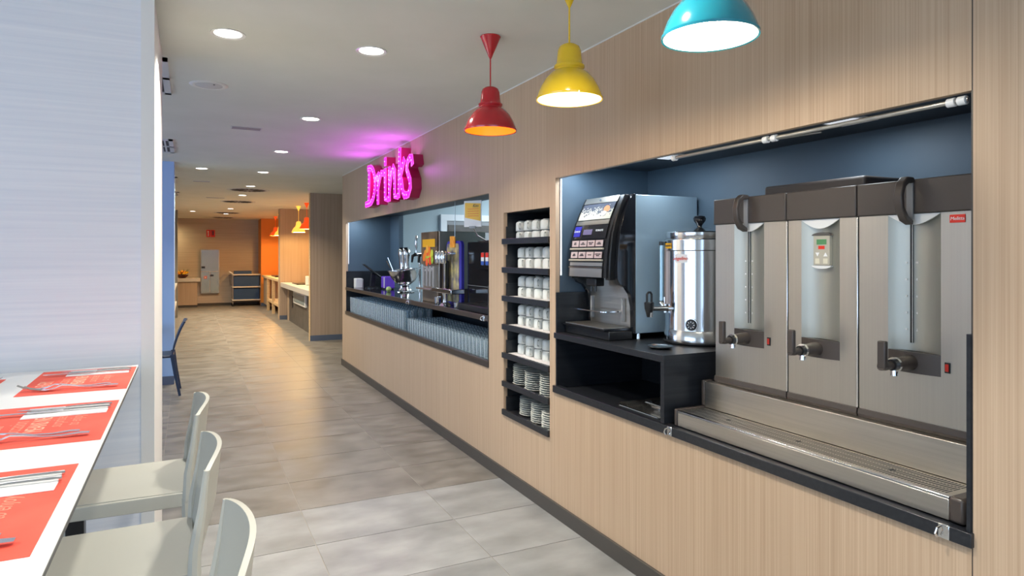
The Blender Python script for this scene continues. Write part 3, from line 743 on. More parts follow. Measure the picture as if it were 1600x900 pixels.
# espresso machine
em = thing('espresso_machine', 'automatic coffee machine with leaning black and silver front inside niche', 'coffee machine', (2.3, 3.18, CT))
B(2.20, 2.635, 2.945, 3.405, CT+.032, 1.895).build('body', machine_blue, em, bevel=.004)
for (x,y) in ((2.24,2.98),(2.24,3.37),(2.6,2.98),(2.6,3.37)):
    MB().lathe([(.018,0),(.014,.032),(.0005,.032)], x, y, 12).xform(Matrix.Translation((0,0,CT))).build('foot', polished, em)
prof = [(1.436,2.030),(1.50,2.033),(1.56,2.038),(1.648,2.050),(1.70,2.063),(1.743,2.078),(1.80,2.103),(1.85,2.127),(1.897,2.152)]
def fx(z):
    for (a,xa),(b,xb) in zip(prof, prof[1:]):
        if z <= b: return xa+(xb-xa)*(z-a)/(b-a)
    return prof[-1][1]
# front door core (dark)
poly = [(fx(z)+.004, z) for z in [1.436,1.5,1.56,1.60,1.648,1.70,1.743,1.80,1.85,1.895]]+[(2.20,1.895),(2.20,1.436)]
MB().prism(poly, 'y', 2.99, 3.385).build('door_core', black_pl, em)
cheek = [(2.078,1.43),(2.080,1.50),(2.085,1.60),(2.098,1.70),(2.124,1.79),(2.160,1.865),(2.185,1.899),(2.199,1.899),(2.199,1.13),(2.185,1.13),(2.180,1.28),(2.165,1.345),(2.135,1.385),(2.095,1.40)]
MB().prism(cheek, 'y', 2.945, 2.975).build('side_cheek', black_gl, em, bevel=.002)
MB().prism(cheek, 'y', 3.375, 3.405).build('side_cheek', black_gl, em, bevel=.002)
rib = [(2.045,1.425),(2.050,1.55),(2.066,1.68),(2.10,1.79),(2.150,1.897),(2.185,1.897),(2.16,1.79),(2.11,1.68),(2.095,1.55),(2.09,1.425)]
MB().prism(rib, 'y', 2.976, 3.015).build('curved_rib', black_pl, em, bevel=.004)
MB().prism(rib, 'y', 3.362, 3.374).build('curved_rib', black_pl, em, bevel=.002)
def patch(name, y0, y1, z0, z1, off, m, th=.003):
    n = 6
    P = [(fx(z0+(z1-z0)*i/n)-off, z0+(z1-z0)*i/n) for i in range(n+1)]
    return MB().prism(P+[(x+th, z) for x,z in reversed(P)], 'y', y0, y1).build(name, m, em)
FY0, FY1 = 3.022, 3.358
patch('top_strip', FY0, FY1, 1.862, 1.896, .004, steel)
def beans():
    m = mat('coffee_bean_picture', (.6,.6,.55), .3); nt = m.node_tree; N = nt.nodes; L = nt.links
    geo = N.new('ShaderNodeNewGeometry'); vo = N.new('ShaderNodeTexVoronoi'); vo.inputs['Scale'].default_value = 130
    sp = N.new('ShaderNodeSeparateXYZ'); L.new(geo.outputs['Position'], sp.inputs[0]); L.new(geo.outputs['Position'], vo.inputs['Vector'])
    r = N.new('ShaderNodeMapRange'); r.inputs[1].default_value = 1.775; r.inputs[2].default_value = 1.85; L.new(sp.outputs['Z'], r.inputs[0])
    a = N.new('ShaderNodeMath'); a.operation = 'LESS_THAN'; L.new(vo.outputs['Color'], a.inputs[0]); L.new(r.outputs[0], a.inputs[1])
    mx = N.new('ShaderNodeMix'); mx.data_type = 'RGBA'; L.new(a.outputs[0], mx.inputs['Factor'])
    mx.inputs['A'].default_value = (.58,.56,.46,1); mx.inputs['B'].default_value = (.07,.08,.11,1)
    L.new(mx.outputs['Result'], N['Principled BSDF'].inputs['Base Color']); return m
patch('picture_panel', FY0+.004, FY1-.004, 1.765, 1.858, .004, beans())
def disc(name, y, z, r_, m, off, sc=1, n=18, par=None):
    MB().lathe([(.0005,.001),(r_,.001),(r_,0)], 0, 0, n).xform(Matrix.Translation((fx(z)-off, y, z)) @ Matrix.Rotation(-PI/2+.32,4,'Y') @ Matrix.Diagonal((sc,1,1,1))).build(name, m, par or em)
disc('printed_coffee', 3.09, 1.822, .030, mat('print_orange', (.75,.30,.14), .4), .005, .7)
disc('printed_cup', 3.105, 1.797, .026, mat('print_pale', (.62,.62,.60), .4), .0056, .6)
MB().lathe([(.0005,.004),(.008,.004),(.008,0)],0,0,12).xform(Matrix.Translation((fx(1.88)-.006,3.19,1.879)) @ Matrix.Rotation(-PI/2+.4,4,'Y')).build('lock', chrome, em)
patch('lower_trim', FY0, FY1, 1.735, 1.760, .004, steel)
patch('display_band', FY0-.004, FY1+.002, 1.655, 1.733, .003, black_gl)
patch('blue_badge', 3.285, 3.352, 1.668, 1.728, .006, mat('badge_royal_blue', (.03,.03,.45), .35))
MT = Matrix.Rotation(0,4,'X')
def tilt(z): return AX_WALL @ Matrix.Rotation(-math.atan2(fx(z+.02)-fx(z-.02), .04),4,'X')
text('Lavazza', .021, ink_white, 'badge_lettering', em, (fx(1.70)-.0075, 3.318, 1.70), ax=tilt(1.70), shear=.2)
patch('lcd', 3.165, 3.255, 1.678, 1.708, .0045, lcd_purple)
text('KORALITE', .016, ink_white, 'model_lettering', em, (fx(1.70)-.0045, 3.09, 1.70), ax=tilt(1.70))
names = [['CAFE\nSOLO','CAFE\nCORTADO','CAFE CON\nLECHE','AGUA\nCALIENTE'],['CAFE\nLARGO','LECHE\nCALIENTE','CACAO','CAPUCCINO\nVIENES']]
for r_,(za,zb) in enumerate(((1.610,1.645),(1.545,1.580))):
    for c_ in range(4):
        ya = FY1-.006-.083*c_; 
        b_ = patch('product_button', ya-.072, ya, za, zb, .006, MATS.get('button_pink') or mat('button_pink', (.60,.48,.47), .5))
        text(names[r_][c_], .010, ink_dark, 'button_text', em, (fx((za+zb)/2)-.0072, ya-.036, (za+zb)/2), ax=tilt(zb))
for z in (1.597, 1.533):
    MB().tube([(fx(z)-.007, FY0-.004, z),(fx(z)-.007, FY1+.006, z)], .0055, 8).build('button_rail', mat('rail_cream_%d' % int(z*1000), (.66,.60,.46), .3, .4), em)
patch('mid_strip', FY0, FY1, 1.500, 1.520, .004, steel); 
patch('seam_bead', FY0-.004, FY1+.008, 1.490, 1.495, .008, polished)
patch('lower_panel', FY0, FY1, 1.438, 1.487, .005, steel)
B(2.185, 2.199, 2.976, 3.374, CT+.055, 1.43).build('bay_back', steel, em)
B(2.06, 2.12, 3.13, 3.23, 1.385, 1.432).build('spout_block', black_pl, em, bevel=.006)
MB().tube([(2.08,3.16,1.39),(2.08,3.16,1.355)], .008, 10).build('spout', black_pl, em)
MB().tube([(2.08,3.20,1.39),(2.08,3.20,1.355)], .008, 10).build('spout', black_pl, em)
MB().prism(rr(3.185,2.10,.34,.13,.03), 'z', 1.245, 1.251).xform(Matrix(((0,1,0,0),(1,0,0,0),(0,0,1,0),(0,0,0,1)))).build('cup_shelf', polished, em)
for y in (3.03, 3.34):
    B(2.165, 2.185, y-.008, y+.008, 1.19, 1.32).build('shelf_bracket', grey_pl, em, bevel=.002)
B(2.03, 2.185, 2.955, 3.412, CT, CT+.048).build('base_tray', black_pl, em, bevel=.005)
B(2.005, 2.183, 2.968, 3.404, CT+.049, CT+.062).build('tray_rim', black_gl, em, bevel=.002)
B(2.015, 2.18, 2.985, 3.385, CT+.0625, CT+.066).build('tray_grid', steel, em)
# boiler urn
ux, uy = 2.445, 2.715; UR = .1815; k_ = 1.097
ur = thing('hot_water_boiler', 'polished steel cylindrical boiler with black knob lid beside espresso machine', 'boiler', (ux, uy, CT))
TU = Matrix.Translation((0,0,CT)) @ Matrix.Diagonal((1,1,1.1,1))
MB().lathe([(r*k_,z) for r,z in [(.165,0),(.172,.006),(.172,.012),(.155,.02)]], ux, uy, 40, cap0=True).xform(TU).build('base_ring', black_pl, ur)
MB().lathe([(r*k_,z) for r,z in [(.165,.012),(.168,.014),(.169,.060),(.166,.064),(.1655,.070),(.1655,.440),(.172,.444),(.172,.492),(.164,.498),(.155,.498)]], ux, uy, 48).xform(TU).build('body', polished, ur)
MB().lathe([(r*k_,z) for r,z in [(.158,.498),(.160,.502),(.160,.527),(.156,.532),(.09,.546),(.03,.555),(.0005,.556)]], ux, uy, 48).xform(TU).build('lid', polished, ur)
MB().lathe([(.014,.553),(.012,.562),(.020,.574),(.031,.586),(.034,.598),(.027,.609),(.0005,.614)], ux, uy, 20).xform(TU).build('lid_knob', black_gl, ur)
def on_urn(ang, z, off=0): return Vector((ux-(UR+off)*math.cos(ang), uy+(UR+off)*math.sin(ang), CT+z*1.1))
# angle 0 faces the corridor (-x); positive towards +y
def urn_patch(name, a0, a1, z0, z1, m, off=.001):
    MB().sheet(lambda u,v: on_urn(a0+(a1-a0)*u, z0+(z1-z0)*v, off), 6, 1).build(name, m, ur)
urn_patch('oval_label', -.50, -.10, .385, .425, ink_white)
AXU = lambda a: Matrix.Rotation(-a,4,'Z') @ AX_WALL
text('angelino', .026, logo_red, 'label_lettering', ur, on_urn(-.30, .405, .004), ax=AXU(-.30), shear=.2)
urn_patch('yellow_sticker', .0, .32, .452, .478, yellow_lbl, .009)
text('CALIENTE', .014, ink_dark, 'sticker_lettering', ur, on_urn(.16,.465,.011), ax=AXU(.16))
g1 = on_urn(.45, 0, .022)
MB().tube([(g1.x,g1.y,CT+.22),(g1.x,g1.y,CT+.52)], .010, 12).build('sight_glass', mat('sight_glass_blue', (.40,.62,.75), .08, .3), ur)
MB().tube([(g1.x,g1.y,CT+.515),(g1.x,g1.y,CT+.535)], .013, 12).build('sight_cap', black_pl, ur)
MB().tube([(g1.x,g1.y,CT+.205),(g1.x,g1.y,CT+.22)], .013, 12).build('sight_cap', black_pl, ur)
g2 = on_urn(.27, 0, .008)
B(g2.x-.008, g2.x+.012, g2.y-.006, g2.y+.006, CT+.205, CT+.50).build('sight_guard', mat('warm_guard', (.40,.30,.25), .3, .8), ur)
ta = on_urn(.30, .165, 0)
MB().tube([on_urn(.30,.165,-.01), on_urn(.30,.165,.04), on_urn(.30,.165,.085)], [.018,.013,.013], 14).build('tap_body', chrome, ur)
MB().tube([on_urn(.30,.145,.012), on_urn(.30,.22,.012)], .008, 10).build('tap_bracket', chrome, ur)
MB().tube([on_urn(.30,.165,.012), on_urn(.36,.19,.03), (g1.x,g1.y,CT+.205)], .012, 12).build('elbow', chrome, ur)
tp = on_urn(.30,.165,.10)
MB().lathe([(.012,-.045),(.018,-.02),(.024,.0),(.026,.03),(.022,.034),(.0005,.035)], tp.x, tp.y, 16).xform(Matrix.Translation((0,0,tp.z))).build('tap_valve', black_pl, ur)
hp = rr(0,0,.036,.055,.012)
MB().tube([(tp.x-.014,tp.y,tp.z+.034),(tp.x-.014,tp.y,tp.z+.075),(tp.x-.004,tp.y,tp.z+.085),(tp.x+.008,tp.y,tp.z+.085),(tp.x+.016,tp.y,tp.z+.075),(tp.x+.016,tp.y,tp.z+.034)], .006, 8).build('tap_lever', black_pl, ur)
MB().tube([(tp.x+.005,tp.y-.01,tp.z-.02),(tp.x+.005,tp.y-.01,tp.z-.045)], [.012,.009], 10).build('outlet', polished, ur)
kn = on_urn(-.62, .098, .002)
KM = Matrix.Translation(kn) @ Matrix.Rotation(.62,4,'Z') @ Matrix.Rotation(-PI/2,4,'Y')
MB().lathe([(.0005,.014),(.024,.014),(.028,.008),(.030,0)], 0,0,28).xform(KM).build('thermostat_knob', black_pl, ur)
MB().lathe([(.029,.007),(.032,.007),(.033,0)], 0,0,28).xform(KM).build('knob_ring', chrome, ur)
for k in range(8):
    a = 2*PI*k/8
    MB().box(.012,.019,-.0015,.0015,.0142,.015).xform(KM @ Matrix.Rotation(a,4,'Z')).build('knob_mark', ink_white, ur)
# dish
o = MB().lathe([(.0005,.003),(.045,.003),(.058,.010),(.064,.013),(.063,.010),(.046,0),(.0005,0)], 2.10, 2.615, 32).xform(Matrix.Translation((0,0,CT))).build('steel_dish', polished)
tag(o, 'small round steel dish in front of the boiler', 'dish')
# silver trays in the lower shelf
def oct_tray(cx, cy, z, L_, W_, label, tiltx=0):
    t = thing('silver_tray', label, 'tray', (cx, cy, z))
    def outline(s_, h_):
        a, b = L_/2*s_, W_/2*s_; c_ = .045
        return [(-b+c_,-a),(b-c_,-a),(b,-a+c_),(b,a-c_),(b-c_,a),(-b+c_,a),(-b,a-c_),(-b,-a+c_)]
    vs = []; 
    for s_, h_ in ((.80,0),(.86,.010),(1,.016),(1.0,.020),(.86,.014),(.80,.004)):
        vs += [(cx+x, cy+y, z+h_) for x,y in outline(s_,h_)]
    fs = [tuple(range(7,-1,-1)), tuple(range(40,48))]
    for i in range(5):
        for k in range(8): fs.append((i*8+k, i*8+(k+1)%8, (i+1)*8+(k+1)%8, (i+1)*8+k))
    MB().add(vs, fs).build('tray_body', silver, t, smooth=False)
    b = MB()
    for k in range(40):
        y = cy-L_/2+.05+(L_-.1)*k/39
        for sx in (-1,1): b.add(*[(q) for q in (lambda m: (m.v, m.f))(MB().lathe([(.0005,.005),(.005,.003),(.006,0)], cx+sx*W_/2*.93, y, 6).xform(Matrix.Translation((0,0,z+.017))))])
    b.build('beaded_rim', chrome, t, stuff=True)
    return t
oct_tray(2.11, 2.67, .7665, .40, .22, 'octagonal silver tray lying in the open black cabinet, front one')
oct_tray(2.27, 2.65, .7665, .36, .09, 'narrow silver tray leaning behind the front octagonal tray')
oct_tray(2.20, 2.63, .790, .30, .20, 'second silver tray stacked on the octagonal tray')

# big three-unit brewer
br = thing('coffee_brewer', 'wide brushed steel triple coffee brewer with brown top caps above long drip tray', 'coffee brewer', (2.3, 1.76, .785))
FX = 2.19
UN = [(1.918, 2.325, 2.124, .17, True), (1.603, 1.912, 1.763, .172, False), (1.190, 1.597, 1.397, .18, True)]
Z0, Z1, Z2 = .975, 1.700, 1.815
for i, (ya, yb, yc, wd, full) in enumerate(UN):
    un = MB()
    un.box(FX, FX+.045, yc+wd/2, yb, Z0+.03, Z1); un.box(FX, FX+.045, ya, yc-wd/2, Z0+.03, Z1)
    un.box(FX, FX+.045, yc-wd/2, yc+wd/2, Z0+.03, 1.165); un.box(FX+.045, 2.58, ya, yb, Z0+.03, Z1)
    # one manifold front: outline built as a single body
    U = un.build('urn_front', steel_v, br, smooth=False)
    U.name = 'urn_front'
    B(FX-.001, FX+.006, ya-.001, ya+.007, Z0+.02, Z1).build('bevel_highlight', polished, br, bevel=.002)  # polished strip added for the bright highlight along the bevelled edge
    n = 12
    def rec(u, v, yc=yc, wd=wd, z0=1.235, z1=Z1):
        y = yc+wd/2-wd*u; return (FX+.030*math.sin(PI*u)**.8 if 0 < u < 1 else FX, y, z0+(z1-z0)*v)
    P_ = MB().sheet(rec, n, 1).build('curved_panel', mat('curved_panel_%d' % i, (.44,.44,.39), .42, .75), br)
    top = [rec(k/n, 1) for k in range(n+1)]
    cz = [(yc+wd/2-wd*k/n, Z1-.001-.036*math.sin(PI*k/n)) for k in range(n+1)]
    MB().prism([(yc+wd/2,Z1-.001)]+cz[1:-1]+[(yc-wd/2,Z1-.001)], 'x', FX-.0015, FX+.004).build('panel_cap', white_pl, br)
    # brown band, bulging slightly
    vs = []; 
    bn = MB().sheet(lambda u,v: (FX-.012*math.sin(PI*u), yc+wd/2-wd*u, 1.165+.07*v), n, 1, (.02,0,0)).build('tap_band', urn_brown, br)
    # base band
    MB().prism([(FX-.004,Z0),(FX-.010,Z0+.012),(FX-.006,Z0+.030),(FX+.02,Z0+.034),(FX+.02,Z0)], 'y', ya, yb).build('base_band', urn_brown, br)
    B(FX-.012, 2.58, ya-.001, yb+.001, Z1+.001, Z2).build('top_cap', urn_brown, br, bevel=.004)
    # tap
    ty = yc+.01
    MB().tube([(FX,ty-.008,1.200),(FX-.03,ty-.002,1.199),(FX-.078,ty+.004,1.196)], [.026,.025,.021], 18).build('tap_barrel', urn_brown, br)
    MB().tube([(FX-.074,ty+.004,1.196),(FX-.084,ty+.004,1.196)], .025, 20).build('tap_ring', chrome, br)
    MB().tube([(FX-.084,ty+.004,1.196),(FX-.096,ty+.004,1.196)], .019, 16).build('tap_nut', black_pl, br)
    MB().tube([(FX-.095,ty+.004,1.195),(FX-.125,ty+.006,1.192),(FX-.142,ty+.008,1.196)], [.013,.013,.016], 12).build('lever_arm', urn_brown, br)
    B(FX-.146, FX-.128, ty-.008, ty+.020, 1.188, 1.278).build('tap_lever', urn_brown, br, bevel=.004)
    MB().tube([(FX-.079,ty+.004,1.178),(FX-.079,ty+.004,1.160)], [.010,.012], 12).build('outlet', chrome, br)
    if full:
        zz = [1.665,1.25]
        B(FX+.022, FX+.0295, yc+.018, yc+.026, 1.262, 1.665).build('sight_slot', black_pl, br, smooth=False)
        B(FX+.0215, FX+.0225, yc+.017, yc+.0185, 1.262, 1.665).build('slot_edge', white_pl, br, smooth=False)
        for k in range(5):
            z = 1.535-.057*k
            MB().box(FX+.0205,FX+.022,yc+.036,yc+.041,z-.003,z+.003).build('level_mark', ink_white, br, smooth=False)
            text(str([10,8,6,4,2][k]), .011, ink_white, 'level_number', br, (FX+.022, yc+.002, z))
        # D handle on the cap
        hd = [(FX-.010,Z2+.004),(FX-.044,Z2+.006),(FX-.070,Z2-.014),(FX-.082,Z2-.056),(FX-.076,Z2-.105),(FX-.052,Z2-.142),(FX-.018,Z2-.156)]
        inn = [(FX-.014,Z2-.138),(FX-.042,Z2-.122),(FX-.060,Z2-.095),(FX-.064,Z2-.056),(FX-.055,Z2-.028),(FX-.038,Z2-.014),(FX-.010,Z2-.012)]
        MB().prism([(x,z+.002) for x,z in hd]+inn, 'y', yc-.011, yc+.017).build('lid_handle', urn_brown, br, bevel=.004)
        B(FX-.017, FX-.012, yc-.008, yc+.014, Z2-.135, Z2-.006).build('handle_plate', grey_pl, br)
        sw = B(FX-.003, FX, yc-.120, yc-.103, 1.181, 1.215).build('switch_frame', black_pl, br)
        B(FX-.006, FX-.003, yc-.117, yc-.106, 1.186, 1.210).build('rocker', red_sw, sw, bevel=.001)
B(2.33, 2.56, 1.675, 2.17, Z2+.0005, 1.869).build('centre_hood', mat('matt_brown_plastic', (.045,.036,.032), .55), br, bevel=.012, seg=3)
# control panel on the middle unit
ky = 1.766; kx = FX+.012
B(kx, kx+.02, ky-.036, ky+.036, 1.522, 1.636).build('keypad', beige_pl, br)
B(kx-.001, kx, ky-.022, ky+.022, 1.602, 1.622).build('lcd', lcd_green, br)
B(kx-.001, kx, ky-.014, ky+.014, 1.584, 1.597).build('keypad_badge', logo_red, br)
for sy, up in ((1,False),(-1,True)):
    c_ = ky+sy*.018
    P = [(c_-.009,1.556),(c_+.009,1.556),(c_,1.571)] if up else [(c_-.009,1.571),(c_+.009,1.571),(c_,1.556)]
    MB().prism(P, 'x', kx-.0012, kx).build('arrow_key', ink_white, br)
    B(kx-.0012, kx, c_-.010, c_+.010, 1.528, 1.548).build('key', mat('key_cream_%d' % (sy+1), (.70,.66,.52), .5), br)
MB().prism([(ky-.044,1.637)]+[(ky+.044*math.cos(PI*k/8)*-1, 1.637+.012*math.sin(PI*k/8)) for k in range(1,8)]+[(ky+.044,1.637)], 'x', kx-.002, kx+.012).build('keypad_hood', dark_panel, br)
MB().prism([(ky-.044,1.520),(ky+.044,1.520)]+[(ky+.044*math.cos(PI*k/8), 1.520-.012*math.sin(PI*k/8)) for k in range(1,8)], 'x', kx-.002, kx+.012).build('keypad_sill', white_pl, br)
B(FX-.0025, FX-.0002, 1.231, 1.279, 1.664, 1.690).build('brand_plate', logo_red, br, bevel=.001)
text('Melitta', .0155, ink_white, 'brand_lettering', br, (FX-.003, 1.255, 1.677), shear=.15)
# drip tray assembly
B(2.150, 2.20, 1.135, 2.352, .856, Z0-.001).build('tray_riser', steel, br, bevel=.002)
B(1.990, 2.150, 1.165, 2.352, .787, .848).build('tray_body', steel, br, bevel=.002)
B(1.990, 2.008, 1.165, 2.352, .848, .856).build('front_rim', polished, br, bevel=.002)
B(2.008, 2.150, 1.165, 2.352, .848, .8545).build('grille_plate', steel, br, smooth=False)
bb = MB(); y = 1.19
while y < 2.335:
    for k in range(3): bb.box(2.020+.0395*k, 2.020+.0395*k+.034, y, y+.0045, .8546, .8549)
    y += .0105
bb.build('grille_slots', slot_m, br, smooth=False, stuff=True)
for y in (2.127, 1.765, 1.395):
    MB().lathe([(.0005,0),(.011,0)], 2.075, y, 12).xform(Matrix.Translation((0,0,.8552))).build('drain_hole', slot_m, br)
B(1.986, 2.20, 2.353, 2.372, .786, .862).build('end_cap', urn_brown, br, bevel=.004)
B(2.146, 2.20, 2.353, 2.372, .863, Z0+.004).build('riser_cap', urn_brown, br, bevel=.004)
B(1.982, 2.16, 1.118, 1.164, .786, .862).build('end_cap', urn_brown, br, bevel=.010)
# niche rail and led squares
t = thing('shutter_rail', 'pale tubular rail along the top front edge of coffee niche', 'rail', (1.99, 1.74, 1.99))
MB().tube([(1.988,1.11,2.004),(1.988,2.37,2.004)], .0075, 10).build('rail_tube', straw_m, t)
for y in (1.115, 1.145, 1.83, 1.79, 2.36):
    MB().tube([(1.988,y,2.003),(1.988,y+.022,2.003)], .013, 12).build('rail_collar', white_pl, t)
MB().tube([(1.99,1.79,1.998),(2.02,1.62,1.998)], .003, 6).build('pull_wire', straw_m, t)
for i,(x,y) in enumerate(((2.31,2.83),(2.34,1.77))):
    t = thing('niche_downlight', ['square recessed niche lamp above the boiler','square recessed niche lamp above the triple brewer'][i], 'ceiling light', (x,y,2.10))
    B(x-.09,x+.09,y-.08,y+.08,2.092,2.0995).build('frame', white_pl, t)
    B(x-.07,x+.07,y-.06,y+.06,2.089,2.092).build('lens', mat('niche_lens_%d' % i, (.9,.9,.9), .5, emit=(.85,.92,1), es=.7), t)
    area('niche_glow', (x,y,2.085), (0,0,0), .12, .12, 3.0, (.85,.93,1.0))
# slim glowing strips imitating the daylit wood edge at far end of both recesses
for (y, z0, z1, lb) in ((3.41, 1.34, 2.02, 'glowing strip imitating the daylit far upright edge of coffee niche'), (9.262, 1.34, 2.01, 'glowing strip imitating the daylit far upright edge of drinks recess')):
    o = B(2.000, 2.008, y+.006, y+.012, z0+.1, z1).build('daylit_edge_strip', mat('daylit_edge_glow', (1,1,1), .5, emit=(.85,.93,1), es=.55)); tag(o, lb, 'daylit edge')
area('recess_glow_far', (2.08, 8.9, 2.09), (0,0,0), .08, .5, 7, (.75,.88,1))
area('recess_glow_niche', (2.08, 3.2, 2.08), (0,0,0), .08, .3, 4, (.75,.88,1))

# ============================================================ TABLE
TX0, TX1, TY0, TY1, TZ = -.99, -.19, .62, 3.178, 1.10
tb = thing('high_table', 'long white high table with thin dark edge set with red placemats', 'table', (-.59, 1.9, 0))
B(TX0, TX1, TY0, TY1, TZ-.003, TZ).build('tabletop', table_white, tb, smooth=False)
B(TX0+.0005, TX1-.0005, TY0+.0005, TY1-.0005, TZ-.014, TZ-.003).build('table_core', table_edge, tb, smooth=False)
for x in (-.36, -.82):
    for y in (2.78, 1.0):
        B(x-.028, x+.028, y-.028, y+.028, 0, TZ-.05).build('leg', black_pl, tb, bevel=.003)
for y in (2.78, 1.0): B(-.90, -.30, y-.028, y+.028, TZ-.05, TZ-.014).build('crossbeam', black_pl, tb)
def place_setting(xr, yc, k, flip=False):
    names_ = ['the far end of the table','the middle of the table edge','the near end of the table','the left side of the table']
    wh = names_[k]; s_ = -1 if flip else 1
    def X(a): return xr-s_*a          # distance from the diner's edge
    def Y(b): return yc+s_*b
    xa, xb = sorted((X(0), X(.318))); ya, yb = sorted((Y(-.255), Y(.245)))
    pm = thing('placemat', 'red paper placemat with cream lettering at %s' % wh, 'placemat', (xr, yc, TZ))
    B(xa, xb, ya, yb, TZ+.0003, TZ+.0012).build('paper_sheet', mat_red, pm, smooth=False)
    ax = AX_MAT if not flip else Matrix.Rotation(PI,4,'Z') @ AX_MAT
    text('EVERY', .062, mat_ink, 'printed_word', pm, (X(.265), Y(-.045), TZ+.0014), ax=ax, sx=.62, ext=.0001)
    text('occasion', .058, mat_ink2, 'printed_word', pm, (X(.215), Y(-.03), TZ+.0014), ax=ax, sx=.7, shear=.3, ext=.0001)
    text('MEANS NEW', .060, mat_ink, 'printed_word', pm, (X(.165), Y(.0), TZ+.0014), ax=ax, sx=.60, ext=.0001)
    text('surprises\nto enjoy', .046, mat_ink2, 'printed_word', pm, (X(.105), Y(.0), TZ+.0014), ax=ax, sx=.8, shear=.3, ext=.0001)
    npk = thing('napkin', 'folded white paper napkin under knives at %s' % wh, 'napkin', (X(.12), Y(.14), TZ))
    na, nb = sorted((X(.018), X(.225))); ma, mb = sorted((Y(.065), Y(.19)))
    if k == 0: ma, mb = Y(.09), Y(.20)
    B(na, nb, ma, mb, TZ+.0014, TZ+.0040).build('napkin_fold', napkin_m, npk, bevel=.001)
    B(na+.002, nb, ma+.003, mb, TZ+.0041, TZ+.0055).build('napkin_fold', napkin_m, npk, bevel=.0005)
    # knives
    for j in range(2):
        y = Y(.115+.040*j); xe = X(.012+.05*j*0-.0); L_ = .30 if j == 0 else .25
        kn_ = thing('table_knife', 'steel table knife, %s of two on napkin at %s' % (['inner','outer'][j], wh), 'knife', (xe, y, TZ))
        z = TZ+.009
        MB().tube([(X(.012),y,z),(X(.03),y,z),(X(.10),y+s_*.002,z),(X(.13),y,z)], [.004,.0055,.0045,.003], 8).xform(Matrix.Translation((0,0,0))).build('handle', polished, kn_)
        q = [(X(.128),y-.004),(X(.15),y-.009),(X(L_-.02),y-.008),(X(L_),y+.004),(X(L_-.01),y+.008),(X(.128),y+.005)]
        MB().prism(q, 'z', z-.001, z+.0006).build('blade', polished, kn_)
    for j in range(2):
        y = Y(-.165-.030*j); a0 = .03+.025*(1-j)
        fk = thing('table_fork', 'steel table fork, %s one of two at %s' % (['inner','outer'][j], wh), 'fork', (X(a0), y, TZ))
        prof_ = [(0,.006),(.02,.007),(.06,.004),(.10,.006),(.14,.014),(.165,.016),(.185,.008),(.21,.003),(.225,.004)]
        wdt = [.0085,.0095,.0065,.0048,.0045,.0045,.0105,.0125,.011]
        b = MB(); vs = []
        for (a,h_),w2 in zip(prof_, wdt):
            for dy, dz in ((-w2,0),(w2,0),(w2,.0022),(-w2,.0022)): vs.append((X(a0+a), y+dy, TZ+.0012+h_+dz))
        n = len(prof_); fs = [(0,1,2,3), tuple((n-1)*4+q_ for q_ in (3,2,1,0))]
        for i in range(n-1):
            for q_ in range(4): fs.append((i*4+q_, i*4+(q_+1)%4, (i+1)*4+(q_+1)%4, (i+1)*4+q_))
        b.add(vs, fs).build('handle', polished, fk)
        for tt in range(4):
            yy = y-.0085+.0057*tt
            MB().tube([(X(a0+.223),yy,TZ+.0063),(X(a0+.25),yy,TZ+.012),(X(a0+.270),yy,TZ+.022)], [.0018,.0016,.0011], 5).build('tine', polished, fk)
place_setting(-.193, 2.885, 0)
place_setting(-.198, 2.185, 1)
place_setting(-.218, 1.482, 2)
place_setting(-.925, 2.76, 3, True)

# ============================================================ STOOLS
def stool(label, loc):
    t = thing('bar_stool', label, 'bar stool', (0,0,0), 'greige moulded bar stools at the high table')
    SZ = .76; hw = .205
    # seat: x from -.40 (front) to 0 (rear)
    def seat(u, v):
        x = -.42+.43*u; y = -hw*(.94+.06*u)+2*hw*(.94+.06*u)*v
        e = min(1, 4*min(u*1.2, 1)) ; return (x, y, SZ-.010*math.sin(PI*v)*math.sin(PI*min(u,1)) - (.02*(1-u*6)**2 if u < 1/6 else 0))
    MB().sheet(seat, 14, 10, (0,0,-.012)).build('seat', stool_m, t)
    ap = MB()
    for sy in (-1, 1):
        ap.prism([(-.40,SZ-.004),(.005,SZ-.002),(.012,SZ-.050),(-.40,SZ-.046)], 'y', sy*(hw-.002)-.008, sy*(hw-.002)+.008)
    ap.box(-.405,-.39,-hw*.94,hw*.94,SZ-.046,SZ-.022)
    ap.build('apron', stool_m, t, bevel=.003)
    # back: curved in plan, leaning a little
    def back(u, v):
        y = hw*1.01*(2*u-1); bow = .036*math.cos((2*u-1)*PI/2)**1.0
        z = SZ-.012+(.285-.018*abs(2*u-1)**3)*v
        lean = .002+.030*v
        k = min(1, v*2.2)
        return (lean+bow*(.25+.75*k)+.004, y, z)
    MB().sheet(back, 16, 10, (.012,0,0)).build('backrest', stool_m, t)
    for sy in (-1, 1):
        MB().tube([(.012,sy*hw,SZ-.03),(.014,sy*hw*1.01,SZ+.06),(.030,sy*hw*1.01,SZ+.16),(.040,sy*hw*1.0,SZ+.255)], [.018,.015,.011,.007], 8).build('back_post', stool_m, t)
        MB().tube([(.010,sy*hw*.98,SZ-.02),(.02,sy*hw,SZ-.30),(.055,sy*hw*1.06,0.0)], [.020,.018,.013], 8).build('leg', stool_m, t)
        MB().tube([(-.375,sy*hw*.90,SZ-.03),(-.385,sy*hw*.94,SZ-.30),(-.41,sy*hw*1.0,0.0)], [.018,.017,.013], 8).build('leg', stool_m, t)
    ring = [(.035,-hw*1.0,.26),(.035,hw*1.0,.26),(-.395,hw*.95,.26),(-.395,-hw*.95,.26)]
    for k in range(4): MB().tube([ring[k], ring[(k+1)%4]], .009, 8).build('foot_rail', stool_m, t)
    t.location = loc
    return t
